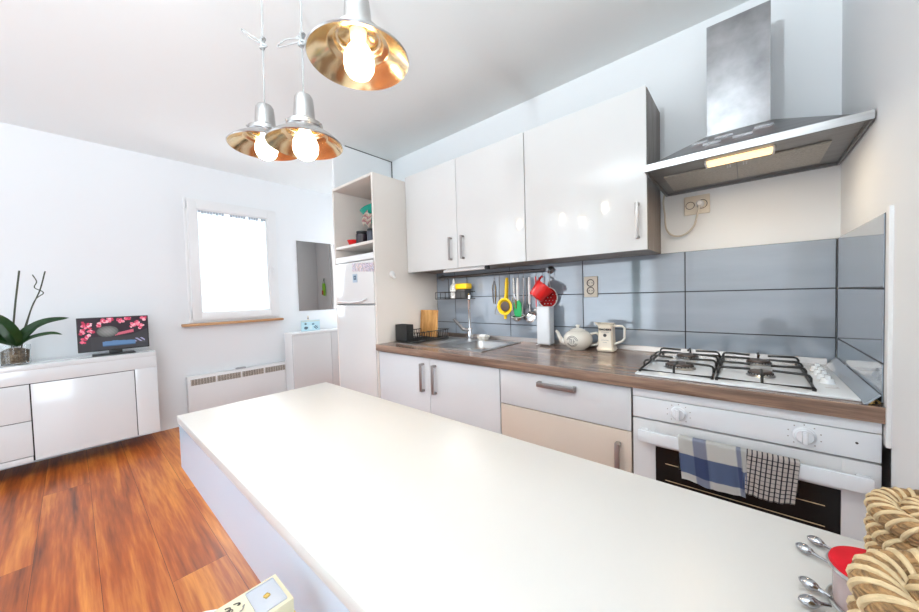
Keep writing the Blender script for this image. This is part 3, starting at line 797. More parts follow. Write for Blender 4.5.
obj('body', LA([(0, 1.1975), (.028, 1.1975), (.030, 1.203), (.031, 1.27), (.024, 1.295), (.012, 1.306), (.010, 1.31), (0, 1.31)], -1.945, -.085, 24), m_, tt)
obj('nozzle', LA([(0, 1.3102), (.009, 1.3102), (.008, 1.33), (.004, 1.345), (0, 1.346)], -1.945, -.085, 16), M['white'], tt)
bm = bmesh.new(); box(bm, -1.905, -1.815, -.115, -.04, 1.1975, 1.262, bev=.006)
tag(obj('sponge_holder', bm, M['dark_cloth']), 'dark caddy on the wire shelf below the yellow sponge', 'caddy')
bm = bmesh.new(); box(bm, -1.908, -1.800, -.118, -.045, 1.2635, 1.305, bev=.012, seg=3)
tag(obj('sponge', bm, M['yellow']), 'yellow sponge lying on the dark caddy', 'sponge')

# kitchen shears / whisk outline
def util(name, label, cat, x): return thing(name, label, cat, (x, HY, HZ))
def ring(bm, c, r, rr_=.0018, ax='y', n=20, sx=1, sz=1):
    tube(bm, [(c[0]+r*sx*math.cos(2*PI*k/n), c[1], c[2]+r*sz*math.sin(2*PI*k/n)) for k in range(n)], rr_, n=6, closed=True)
x = -1.585
t = util('kitchen_tongs', 'steel kitchen tongs with long pale arms hanging first on the rail', 'tongs', x)
bm = bmesh.new(); ring(bm, (x, HY, HZ-.004), .007)
obj('loop', bm, M['chrome'], t)
for s in (-1, 1):
    obj('arm', T([(x+s*.004, HY, HZ-.011), (x+s*.012, HY-.004, HZ-.06), (x+s*.010, HY-.004, HZ-.13), (x+s*.006, HY-.002, HZ-.17)], [.005, .012, .009, .004], n=8, flat=.4), M['satin'], t)
x = -1.545
t = util('potato_masher', 'wire potato masher hanging left of the yellow squeezer', 'masher', x)
obj('handle', T([(x, HY, HZ-.002), (x-.002, HY-.001, HZ-.17)], .0035, n=8), M['steel_dark'], t)
bm = bmesh.new(); z = HZ-.24
tube(bm, [(x-.002, HY-.001, HZ-.17), (x-.02, HY-.003, HZ-.185), (x-.038, HY-.003, z+.02), (x-.038, HY-.003, z), (x+.038, HY-.003, z), (x+.038, HY-.003, z+.02), (x+.02, HY-.003, HZ-.185)], .0026, n=6, closed=True)
obj('head', bm, M['steel_dark'], t)
x = -1.480
t = util('citrus_squeezer', 'yellow enamel hand squeezer with round head hanging on the rail', 'squeezer', x)
bm = bmesh.new()
tube(bm, [(x, HY-.004, HZ+.004), (x, HY-.007, HZ-.03), (x-.003, HY-.010, HZ-.10), (x-.006, HY-.012, HZ-.14)], [.012, .019, .017, .021], n=12, flat=.6)
obj('handle', bm, M['yellow'], t)
hc = (x-.010, HY-.014, HZ-.185)
obj('cup', LA([(0, -.022), (.024, -.018), (.042, -.004), (.052, .008), (.057, .010), (.057, .014), (.046, .014), (.036, .002), (.018, -.008), (0, -.011)], n=32, M4=Matrix.Translation(hc) @ Rm('X', 90)), M['yellow'], t)
obj('press_disc', LA([(0, 0), (.033, 0), (.033, .004), (.02, .007), (0, .008)], n=28, M4=Matrix.Translation((hc[0], hc[1]-.006, hc[2])) @ Rm('X', 90)), M['brown_cap'], t)
obj('hinge_end', T([(x-.012, HY-.014, HZ-.228), (x-.013, HY-.013, HZ-.268)], [.013, .009], n=10), M['yellow'], t)
x = -1.432
t = util('whisk', 'steel whisk with pale handle hanging right of yellow squeezer', 'whisk', x)
obj('handle', T([(x, HY, HZ), (x+.002, HY, HZ-.10)], [.007, .009], n=10), M['satin'], t)
bm = bmesh.new()
for a in (0, PI/4, PI/2, 3*PI/4):
    pts = []
    for k in range(15):
        u = k/14; s = math.sin(u*PI)
        w_ = .026*s*(1 if u < .5 else 1)*(-1 if u > .5 else 1)
        pts.append((x+.002+.028*math.cos(a)*math.sin(u*2*PI)*.9, HY-.004+.006*math.sin(a)*math.sin(u*2*PI), HZ-.10-.12*s))
    tube(bm, pts, .0011, n=5)
obj('wires', bm, M['chrome'], t)
obj('holder', T([(x+.02, HY-.006, HZ-.14), (x+.020, HY-.006, HZ-.20)], [.011, .010], n=8, flat=.5), mat('brown_wood', (.24, .10, .04), .5), t)
x = -1.400
t = util('spatula', 'green silicone spatula with white handle hanging on the rail', 'spatula', x)
obj('handle', T([(x, HY-.002, HZ), (x, HY-.004, HZ-.06), (x-.002, HY-.004, HZ-.15)], [.007, .0095, .007], n=10), M['white'], t)
bm = bmesh.new()
prism(bm, [(x-.012, HZ-.145), (x+.010, HZ-.145), (x+.026, HZ-.165), (x+.028, HZ-.235), (x+.018, HZ-.252), (x-.020, HZ-.250), (x-.030, HZ-.232), (x-.028, HZ-.17)], 'y', HY-.010, HY-.003)
bmesh.ops.bevel(bm, geom=bm.edges[:], offset=.002, segments=2, affect='EDGES'); obj('blade', bm, M['green'], t)
x = -1.36

t = util('ladle', 'steel ladle with deep bowl hanging behind the green spatula', 'ladle', x)
obj('handle', T([(x, HY+.002, HZ), (x-.004, HY+.002, HZ-.15), (x-.014, HY-.004, HZ-.245)], [.005, .004, .004], n=8), M['satin'], t)
obj('bowl', LA([(0, -.034), (.022, -.029), (.038, -.012), (.042, 0), (.040, 0), (.034, -.012), (.02, -.026), (0, -.031)], n=28, M4=Matrix.Translation((x-.034, HY-.02, HZ-.250)) @ Rm('X', 12)), M['chrome'], t)
obj('rim', LA([(.042, 0), (.044, .002), (.041, .003), (.039, 0)], n=28, M4=Matrix.Translation((x-.034, HY-.02, HZ-.249)) @ Rm('X', 12)), M['white'], t)
x = -1.315
t = util('skimmer', 'steel skimmer with white handle hanging left of the red cup', 'skimmer', x)
obj('handle', T([(x, HY-.004, HZ), (x, HY-.007, HZ-.05), (x, HY-.007, HZ-.17)], [.007, .0085, .007], n=10), M['white'], t)
bm = T([(x, HY-.006, HZ-.17), (x+.002, HY-.006, HZ-.215)], .0035, n=8)
obj('neck', bm, M['chrome'], t)
obj('head', LA([(0, .006), (.02, .004), (.036, -.002), (.038, -.004), (.036, -.005), (.02, .001), (0, .003)], n=28, M4=Matrix.Translation((x+.004, HY-.008, HZ-.25)) @ Rm('X', 70)), M['chrome'], t)
x = -1.272
t = util('spoon', 'slim red handled steel spoon hanging between skimmer and red cup', 'spoon', x)
obj('handle', T([(x, HY, HZ), (x, HY, HZ-.19)], [.005, .003], n=8), M['red'], t)
obj('bowl', LA([(0, .008), (.015, .006), (.022, 0), (.02, -.001), (0, .003)], n=20, M4=Matrix.Translation((x, HY, HZ-.215)) @ Rm('X', 80)), M['steel_dark'], t)
x = -1.345
t = util('fish_slice', 'dark slotted turner hanging low behind the skimmer', 'turner', x)
obj('handle', T([(x, HY+.012, HZ-.002), (x, HY+.014, HZ-.20)], .0035, n=8), M['steel_dark'], t)
bm = B(x-.026, x+.030, HY+.012, HY+.015, HZ-.272, HZ-.20, bev=.001)
obj('blade', bm, M['iron_rail'], t)
# red measuring cup hanging tilted
x = -1.23
t = util('measuring_cup', 'red plastic cup hanging tilted from right end of rail', 'cup', x)
obj('cup', LA([(0, 0), (.043, 0), (.046, .004), (.058, .086), (.062, .09), (.055, .089), (.042, .006), (0, .005)], n=36, M4=Matrix.Translation((x-.014, HY-.060, HZ-.130)) @ Rm('Y', 34) @ Rm('X', -22)), M['red'], t)
obj('handle', T([(x+.004, HY-.055, HZ-.045), (x+.003, HY-.03, HZ-.012), (x, HY-.002, HZ), (x+.004, HY+.004, HZ-.004)], .006, n=8), M['red'], t)

# under-cabinet light
t = thing('cabinet_light', 'slim white under-cabinet light tube below the double cabinet', 'light', (-1.66, -.27, 1.37))
obj('tube', T([(-1.85, -.285, 1.386), (-1.50, -.285, 1.386)], .0095, n=14), M['white'], t)
obj('end_cap', T([(-1.50, -.285, 1.386), (-1.475, -.285, 1.386)], .0115, n=14), M['black'], t)
l = bpy.data.lights.new('tube_fill', 'AREA'); l.shape = 'RECTANGLE'; l.size = .34; l.size_y = .02; l.energy = 2.4; l.color = (1, .98, .95)
lo = bpy.data.objects.new('tube_fill', l); C.objects.link(lo); lo.location = (-1.675, -.285, 1.374)  # fill added below the tube to lighten the tiles
obj('mount', B(-1.83, -1.50, -.292, -.278, 1.392, 1.398), M['white'], t)

# white canister with patterned oven cloth
t = thing('canister', 'tall white canister with wire feet below the red cup', 'canister', (-1.215, -.085, .9))
cxx, cyy = -1.203, -.088
bm = B(cxx-.043, cxx+.043, cyy-.035, cyy+.035, .907, 1.138, bev=.012, seg=4)
obj('body', bm, M['enamel'], t)
for dx, dy in ((-.034, -.028), (.034, -.028), (-.034, .028), (.034, .028)):
    obj('foot', T([(cxx+dx, cyy+dy, .9068), (cxx+dx*1.35, cyy+dy*1.35, .9040)], .0034, n=8), M['chrome'], t)
# red pot holder with white dots and piping hanging behind the canister
t = thing('pot_holder', 'round red pot holder with white dots and piping behind the white canister', 'pot holder', (-1.205, -.03, 1.13))
pcx, pcz, pr_ = -1.212, 1.190, .064
bm = bmesh.new(); cl = bm.loops.layers.float_color.new('Col')
def phc(x, z):
    dx, dz = x-pcx, z-pcz
    for i in range(-4, 5):
        for j in range(-4, 5):
            if (dx-.022*i-.011*(j % 2))**2+(dz-.019*j)**2 < .0032**2: return (.80, .70, .70)
    return (.60, .012, .015)
N1, N2 = 44, 16
cen = bm.verts.new((pcx, -.034, pcz)); prev = None
rgs = []
for j in range(1, N2+1):
    r = pr_*j/N2
    rgs.append([bm.verts.new((pcx+r*math.cos(2*PI*i/N1), -.034+.004*(j/N2)**2+.002*math.sin(6*PI*i/N1)*(j/N2), pcz+r*math.sin(2*PI*i/N1))) for i in range(N1)])
fs = []
for i in range(N1): fs.append(bm.faces.new((cen, rgs[0][i], rgs[0][(i+1) % N1])))
for a_, b_ in zip(rgs, rgs[1:]):
    for i in range(N1): fs.append(bm.faces.new((a_[i], b_[i], b_[(i+1) % N1], a_[(i+1) % N1])))
for f in fs:
    c_ = f.calc_center_median(); cc = phc(c_.x, c_.z)
    for lp in f.loops: lp[cl] = (*cc, 1)
bmesh.ops.solidify(bm, geom=bm.faces[:], thickness=.005)
obj('pad', bm, color_grid_mat('dotted_cloth', .85), t)
obj('piping', T([(pcx+pr_*math.cos(2*PI*i/44), -.034, pcz+pr_*math.sin(2*PI*i/44)) for i in range(44)], .0035, n=8, closed=True), M['white'], t)
obj('hanging_loop', T([(pcx+.02, -.034, pcz+pr_-.004), (-1.195, -.040, 1.29), (-1.19, -.046, RZ-.012)], .0016, n=6), M['white'], t)

# ------------------------------------------------------------------ teapot, jug
t = thing('teapot', 'white ceramic teapot with round emblem on worktop', 'teapot', (-.985, -.13, .9))
ox, oy = -.990, -.125
def sph_prof(r, z0, h): return [(r*math.sin(PI*k/20)**.85 if 0 < k < 20 else 0, z0+h*(1-math.cos(PI*k/20))/2) for k in range(21)]
bp = [(0, .9005), (.040, .9005), (.042, .904), (.060, .914), (.075, .934), (.079, .954), (.075, .976), (.060, .995), (.045, 1.003), (.040, 1.005), (0, 1.005)]
obj('body', LA(bp, ox, oy, 40), M['ceramic'], t)
ldp = obj('lid', LA([(.041, 1.0052), (.042, 1.008), (.030, 1.014), (.012, 1.020), (0, 1.021)], ox, oy, 36), M['ceramic'], t)
obj('lid_knob', LA([(0, 1.0195), (.008, 1.0195), (.0075, 1.024), (.012, 1.030), (.011, 1.036), (0, 1.039)], ox, oy, 24), M['ceramic'], ldp)
dv = Vector((-.93, -.36, 0)).normalized()
def along(d, z): return (ox+dv.x*d, oy+dv.y*d, z)
obj('spout', T([along(.055, .935), along(.085, .945), along(.098, .968), along(.108, .993), along(.119, 1.003)], [.019, .015, .011, .009, .007], n=14), M['ceramic'], t)
obj('handle', T([along(-.066, .985), along(-.095, .992), along(-.116, .975), along(-.118, .950), along(-.098, .928), along(-.066, .922)], .0072, n=12), M['ceramic'], t)
em = bmesh.new()
def surf(a, z, off=.0009):
    r = 0
    for (r0, z0_), (r1, z1_) in zip(bp, bp[1:]):
        if z0_ <= z <= z1_ and z1_ > z0_: r = r0+(r1-r0)*(z-z0_)/(z1_-z0_); break
    r += off; return (ox+r*math.cos(a), oy+r*math.sin(a), z)
a0 = math.atan2(CAM.y-oy, CAM.x-ox)-.42
for rad, ext in ((.029, .8), (.023, 1.0)):
    for s0, s1 in ((.15, 2.9), (3.5, 5.9)):
        tube(em, [surf(a0+rad*math.cos(s0+(s1-s0)*k/14)/.072, .951+rad*math.sin(s0+(s1-s0)*k/14)) for k in range(15)], .0013, n=5)
for dx in (-.009, .000, .010):
    tube(em, [surf(a0+(dx)/.072, .951-.012+.004*k) for k in range(7)], .0014, n=5)
tube(em, [surf(a0+(.004*k-.014)/.072, .964) for k in range(4)], .0014, n=5)
tube(em, [surf(a0+(.010+.003*k)/.072, .951+.0*k) for k in range(3)], .0014, n=5)
obj('emblem', em, M['ink'], t)

t = thing('jug', 'square cream ceramic jug with TEACHER\'S lettering beside the teapot', 'jug', (-.83, -.12, .9))
jx0, jx1, jy0, jy1 = -.878, -.795, -.155, -.085
bm = bmesh.new()
lvls = [(.004, .9005), (.0, .904), (.0, .912), (-.004, .9125), (.003, .93), (.006, 1.03), (.004, 1.046), (.0, 1.05)]
rings = []
for ins, z in lvls:
    x0, x1, y0, y1 = jx0+ins, jx1-ins, jy0+ins, jy1-ins; c = .008
    rings.append([bm.verts.new(p) for p in ((x0+c, y0, z), (x1-c, y0, z), (x1, y0+c, z), (x1, y1-c, z), (x1-c, y1, z), (x0+c, y1, z), (x0, y1-c, z), (x0, y0+c, z))])
inn = []
for ins, z in ((.005, 1.05), (.008, .93)):
    x0, x1, y0, y1 = jx0+ins, jx1-ins, jy0+ins, jy1-ins; c = .007
    inn.append([bm.verts.new(p) for p in ((x0+c, y0, z), (x1-c, y0, z), (x1, y0+c, z), (x1, y1-c, z), (x1-c, y1, z), (x0+c, y1, z), (x0, y1-c, z), (x0, y0+c, z))])
allr = rings+inn
for a, b in zip(allr, allr[1:]):
    for k in range(8): bm.faces.new((a[k], a[(k+1) % 8], b[(k+1) % 8], b[k]))
bm.faces.new(rings[0][::-1]); bm.faces.new(inn[-1])
obj('body', bm, M['jug'], t)
obj('spout', hexa(bmesh.new(), [(jx0+.004, -.135, 1.030), (jx0+.004, -.105, 1.030), (jx0-.002, -.113, 1.036), (jx0-.002, -.127, 1.036)],
                  [(jx0+.004, -.137, 1.052), (jx0+.004, -.103, 1.052), (jx0-.026, -.116, 1.054), (jx0-.026, -.124, 1.054)]), M['jug'], t)
obj('handle', T([(jx1-.006, -.12, 1.037), (jx1+.035, -.12, 1.037), (jx1+.047, -.12, 1.028), (jx1+.046, -.12, .975), (jx1+.035, -.12, .958), (jx1-.004, -.12, .940)], .0062, n=10), M['ceramic'], t)
face = Matrix.Translation(((jx0+jx1)/2, jy0+.0045, 0)) @ Rm('X', 90)
def onface(z): return Matrix.Translation(((jx0+jx1)/2, jy0+.0040, z)) @ Rm('X', 88.5)
text_mesh("TEACHER'S", .0128, onface(1.018), M['ink'], t, extrude=.0016, bold=.0007)
text_mesh('HIGHLAND CREAM', .0048, onface(1.005), M['ink_grey'], t, extrude=.0016)
text_mesh('SCOTCH WHISKY', .0048, onface(.962), M['ink_grey'], t, extrude=.0016)
text_mesh('BLENDED', .0048, onface(.950), M['ink_grey'], t, extrude=.0016)
obj('seal', LA([(0, 0), (.0085, 0), (.0085, .0012), (0, .0014)], n=20, M4=Matrix.Translation((-.8365, jy0+.0045, .988)) @ Rm('X', 90)), M['ink'], t)

# ------------------------------------------------------------------ sockets and cable
def socket(x, z, wall_y, label, wd, ht, kind):
    t = thing('wall_socket', label, 'socket', (x, wall_y, z-ht/2))
    obj('plate', B(x-wd/2, x+wd/2, wall_y-.010, wall_y-.0003, z-ht/2, z+ht/2, bev=.003), M['socket'], t)
    return t
t = socket(-.952, 1.247, -.0102, 'cream double wall socket set in the splashback tiles', .076, .118, 2)
for dz in (-.022, .022):
    r_ = obj('outlet', LA([(.020, 0), (.0215, .0015), (.0185, .003), (.017, 0)], n=28, M4=Matrix.Translation((-.952, -.0205, 1.247+dz)) @ Rm('X', 90)), M['brown_cap'], t)
    hb = bmesh.new()
    for dx in (-.0085, .0085): cyl(hb, (-.952+dx, -.0212, 1.247+dz), (-.952+dx, -.0202, 1.247+dz), .0026, 10)
    obj('pin_hole', hb, M['ink'], r_)
t = socket(-.452, 1.618, 0, 'cream double wall socket below the hood, plug in it', .10, .088, 2)
bm = bmesh.new()
ring(bm, (-.478, -.0105, 1.618), .017, .0014); ring(bm, (-.432, -.0105, 1.618), .020, .0016)
obj('outlet_rings', bm, M['brown_cap'], t)
t = thing('power_cable', 'cream power cable looping from hood to its plug in wall socket', 'cable', (-.5, -.02, 1.5))
pl = LA([(0, 0), (.0155, 0), (.0165, .004), (.015, .026), (.010, .034), (0, .035)], n=20, M4=Matrix.Translation((-.438, -.0105, 1.618)) @ Rm('X', 90))
obj('plug', pl, M['white'], t)
def catmull(pts, n=8):
    P = [Vector(p) for p in pts]; P = [P[0]*2-P[1]]+P+[P[-1]*2-P[-2]]; out = []
    for i in range(1, len(P)-2):
        for k in range(n):
            u = k/n
            out.append(.5*((2*P[i])+(-P[i-1]+P[i+1])*u+(2*P[i-1]-5*P[i]+4*P[i+1]-P[i+2])*u*u+(-P[i-1]+3*P[i]-3*P[i+1]+P[i+2])*u**3))
    out.append(P[-2]); return out
obj('wire', T(catmull([(-.438, -.042, 1.608), (-.446, -.046, 1.57), (-.462, -.036, 1.515), (-.50, -.022, 1.482), (-.545, -.018, 1.483), (-.575, -.018, 1.52), (-.583, -.018, 1.60), (-.588, -.018, 1.655), (-.582, -.020, 1.690)]), .0042, n=8), M['cable'], t)

# ------------------------------------------------------------------ sideboard, screen, plant
SXF = -3.708; ST = .853
t = thing('sideboard', 'long white gloss sideboard against the far wall', 'sideboard', (-3.87, -2.25, .24))
SY0_, SY1_ = -2.95, -1.560
obj('top_panel', B(WX+.002, SXF, SY0_, SY1_, ST-.028, ST, bev=.002), M['side_white'], t)
obj('glass_top', B(WX+.004, SXF-.002, SY0_+.002, SY1_-.002, ST+.0002, ST+.005, bev=.001), M['side_top'], t)
obj('band', B(SXF-.02, SXF-.001, SY0_, SY1_, .738, ST-.0285, bev=.001), M['side_white'], t)
obj('end_panel', B(WX+.002, SXF-.001, -1.681, SY1_, .240, .7375, bev=.001), M['side_white'], t)
obj('body', B(WX+.002, SXF-.022, SY0_, -1.682, .240, .7375), M['gap'], t)
obj('base_rail', B(SXF-.0215, SXF-.001, SY0_, -2.166, .240, .274, bev=.001), M['side_white'], t)
obj('door', B(SXF-.0215, SXF-.001, -2.158, -1.686, .244, .733, bev=.0012), M['side_white'], t)
for z0, z1 in ((.279, .499), (.504, .733)):
    obj('drawer', B(SXF-.0215, SXF-.001, -2.95, -2.164, z0, z1, bev=.0012), M['side_white'], t)

# flat screen
t = thing('television', 'small flat screen showing pink blossoms and a grey pebble on sideboard', 'television', (-3.83, -1.77, ST+.0055))
tw0, tw1, tz0, tz1, txx = -1.951, -1.580, ST+.034, 1.133, -3.835
obj('casing', B(txx-.022, txx, tw0, tw1, tz0, tz1, bev=.003), M['black'], t)
blobs = []
r3 = random.Random(12)
for (cx_, cy_, rr_) in ((.12, .80, .13), (.10, .38, .14), (.17, .62, .08), (.45, .95, .10), (.58, .88, .10), (.36, .90, .07), (.78, .72, .09), (.90, .68, .10), (.95, .93, .08), (.28, .78, .06), (.70, .97, .07), (.84, .80, .07), (.05, .60, .07)):
    for _ in range(14):
        a = r3.uniform(0, 2*PI); d = r3.uniform(0, rr_)
        blobs.append((cx_+d*math.cos(a)*.55, cy_+d*math.sin(a), r3.uniform(.018, .035), r3.choice(((.75, .22, .30), (.62, .05, .12), (.80, .42, .48), (.45, .03, .08), (.70, .12, .20)))))
def scr(u, v):
    c = (.022, .012, .02) if v > .42 else (.028, .026, .030)
    for bx_, by_, br, bc in blobs:
        if ((u-bx_)*1.5)**2+(v-by_)**2 < br*br*1.6: c = bc
    if v < .36+.34*max(0, u-.35)**1.2+.05*math.sin(u*7) and u > .16: c = (.035, .033, .038)
    if .50 < u < .78 and .42+.30*(u-.5) < v < .50+.36*(u-.5): c = (.50, .10, .15)
    e = ((u-.40)/.155)**2+((v-.57)/.175)**2
    if e < 1:
        k = .07+.14*(1-e)+.05*(v-.57); st = .012*math.sin((u*2+v)*60); c = (k+st, k+st+.005, k+st)
    if .32 < u < .80 and .10 < v < .27-.10*abs(u-.5): c = (.09, .18, .33) if v > .13 else (.04, .09, .18)
    if .80 < u < .95 and .18 < v < .30 and (u*13+v*9) % 1 < .45: c = (.32, .30, .45)
    return c
sm = color_grid_mat('screen_image', .6, .25)
obj('screen', picture(Vector((txx+.0008, tw0+.006, tz0+.008)), Vector((0, tw1-tw0-.012, 0)), Vector((0, 0, tz1-tz0-.014)), 150, 100, scr), sm, t, smooth=False)
obj('stand_neck', B(txx-.016, txx-.004, -1.80, -1.73, ST+.010, tz0+.002, bev=.002), M['black'], t)
obj('stand_foot', B(txx-.06, txx+.07, -1.885, -1.665, ST+.0055, ST+.012, bev=.002), M['black'], t)

# orchid
t = thing('orchid_plant', 'orchid with dark green leaves and bare stems in glass pot on sideboard', 'plant', (-3.83, -2.205, ST+.0055))
px_, py_ = -3.83, -2.215; pz = ST+.006
pot = obj('glass_pot', LA([(0, pz), (.058, pz), (.062, pz+.004), (.064, pz+.122), (.062, pz+.122), (.059, pz+.010), (0, pz+.009)], px_, py_, 32), M['glass'], t)
bm = LA([(0, pz+.011), (.056, pz+.011), (.058, pz+.085), (.03, pz+.10), (0, pz+.105)], px_, py_, 24)
for v in bm.verts: v.co += Vector((random.uniform(-.004, .002), random.uniform(-.003, .003), random.uniform(-.003, .003)))
obj('bark_chips', bm, M['bark'], t)['kind'] = 'stuff'
def leaf(pts, wd, up=(0, 0, 1)):
    bm = bmesh.new(); P = catmull(pts, 5); n_ = len(P); rows = []
    for i, p in enumerate(P):
        u = i/(n_-1); w_ = wd*(math.sin(PI*min(1, u*.92+.08))**.6)*(1 if u < .97 else .4)
        tg_ = (P[min(i+1, n_-1)]-P[max(i-1, 0)]).normalized(); s = tg_.cross(Vector(up)).normalized(); nn = s.cross(tg_)
        rows.append([bm.verts.new(p+s*w_*k+nn*abs(k)*w_*.35) for k in (-1, -.5, 0, .5, 1)])
    for a, b in zip(rows, rows[1:]):
        for k in range(4): bm.faces.new((a[k], a[k+1], b[k+1], b[k]))
    bmesh.ops.solidify(bm, geom=bm.faces[:], thickness=.003)
    return bm
b0 = (px_, py_+.01, pz+.115)
L = [([b0, (px_+.02, py_+.05, pz+.20), (px_+.04, py_+.13, pz+.262), (px_+.05, py_+.235, pz+.283)], .027),
     ([b0, (px_+.03, py_+.07, pz+.165), (px_+.05, py_+.15, pz+.185), (px_+.05, py_+.20, pz+.172)], .014),
     ([b0, (px_+.04, py_-.01, pz+.20), (px_+.06, py_-.06, pz+.29), (px_+.07, py_-.14, pz+.345)], .040),
     ([b0, (px_+.05, py_-.04, pz+.16), (px_+.09, py_-.11, pz+.215), (px_+.11, py_-.20, pz+.24)], .034),
     ([b0, (px_-.02, py_+.03, pz+.17), (px_-.03, py_+.08, pz+.23), (px_-.02, py_+.13, pz+.25)], .030)]
for pts, wd in L: obj('leaf', leaf(pts, wd, (.75, 0, .65)), M['leaf'], t)
obj('flower_stem', T(catmull([(px_, py_-.012, pz+.10), (px_+.002, py_+.010, pz+.35), (px_, py_+.038, pz+.60)]), [.0045]*17, n=8), M['stem'], t)
obj('flower_stem', T(catmull([(px_, py_+.025, pz+.10), (px_+.005, py_+.07, pz+.33), (px_+.005, py_+.115, pz+.47), (px_, py_+.143, pz+.60)]), .0035, n=8), M['stem'], t)
obj('flower_stem', T(catmull([(px_, py_+.04, pz+.22), (px_+.012, py_+.09, pz+.40), (px_+.01, py_+.13, pz+.455), (px_+.01, py_+.095, pz+.49), (px_+.01, py_+.105, pz+.53), (px_+.01, py_+.09, pz+.575)]), .0028, n=8), M['stem'], t)

# ------------------------------------------------------------------ convector heater, mirror, low cabinet
t = thing('convector_heater', 'white flat convector heater on far wall under the window', 'heater', (-3.99, -.92, .25))
hx = -3.955
obj('casing', B(WX+.012, hx, -1.338, -.497, .225, .570, bev=.006), M['white'], t)
ys = [-1.322, -1.128, -.928, -.728, -.522]
for i in range(4):
    gb = B(hx-.002, hx+.0012, ys[i]+.006, ys[i+1]-.006, .492, .545); go = obj('grille', gb, mat('grille_dark', (.16, .14, .13), .6), t)
    sl = bmesh.new()
    for k in range(6):
        z = .495+k*.0086; box(sl, hx+.001, hx+.003, ys[i]+.006, ys[i+1]-.006, z, z+.0022)
    nn_ = 9
    for k in range(nn_):
        y = ys[i]+.010+k*(ys[i+1]-ys[i]-.02)/(nn_-1)
        box(sl, hx+.001, hx+.0035, y-.001, y+.001, .492, .545)
    obj('slats', sl, M['socket'], go)
obj('control_knob', B(hx-.05, hx-.01, -.965, -.885, .5702, .584, bev=.004), mat('grey_knob', (.4, .4, .42), .4), t)
obj('bracket', B(WX+.001, WX+.0118, -1.2, -.63, .30, .5), M['white'], t)

tag(obj('wall_mirror', B(WX+.001, WX+.006, -.322, .16, 1.096, 1.872, bev=.001), M['mirror']), 'frameless rectangular mirror on far wall beside the tall cabinet', 'mirror')
t = thing('low_cabinet', 'white low cabinet in the nook under the mirror', 'cabinet', (-3.9, -.2, FZ))
cz = .878; cf = -3.75
obj('body', B(WX+.09, cf-.02, -.525, .30, FZ, cz-.02), M['white'], t); obj('top_panel', B(WX+.09, cf, -.528, .303, cz-.0195, cz, bev=.003), M['white'], t)
obj('door', B(cf-.0195, cf-.001, -.525, -.115, FZ+.05, cz-.0205, bev=.002), M['gloss'], t); obj('door', B(cf-.0195, cf-.001, -.111, .30, FZ+.05, cz-.0205, bev=.002), M['gloss'], t)
def card_fn(u, v):
    c = (.55, .78, .86)
    if v > .86: c = (.62, .70, .66)
    if (u-.22)**2/.012+(v-.28)**2/.02 < 1 and v < .4: c = (.10, .16, .20)
    if (u-.20)**2/.004+(v-.68)**2/.012 < 1: c = (.12, .20, .24)
    if (u-.78)**2/.016+(v-.30)**2/.03 < 1 and (u*7+v*5) % 1 < .6: c = (.05, .14, .20)
    if (u-.62)**2/.006+(v-.62)**2/.008 < 1: c = (.14, .26, .34)
    if .40 < u < .56 and .1 < v < .5: c = (.70, .85, .88)
    return c
bm = picture(Vector((-3.869, -.373, cz+.006)), Vector((0, .195, 0)), Vector((0, 0, .108)), 40, 24, card_fn)
tt = thing('picture_box', 'small light blue picture box standing on the low nook cabinet', 'box', (-3.88, -.28, cz))
obj('case', B(-3.89, -3.8695, -.376, -.175, cz+.0005, cz+.118, bev=.002), mat('pale_blue_case', (.55, .72, .78), .4), tt)
obj('printed_front', bm, color_grid_mat('picture_print'), tt, smooth=False)
tt = thing('figurine', 'tiny pale figurine standing on top of the blue picture box', 'figurine', (-3.88, -.30, cz+.118))
obj('body', LA([(0, 0), (.012, 0), (.012, .004), (.006, .012), (.008, .024), (.005, .032), (.0075, .040), (.005, .047), (0, .049)], n=16, M4=Matrix.Translation((-3.88, -.30, cz+.1185))), M['jug'], tt)
obj('coat', LA([(.0062, .013), (.0092, .017), (.0094, .024), (.006, .030)], n=16, M4=Matrix.Translation((-3.88, -.30, cz+.1185))), M['ink_grey'], tt)

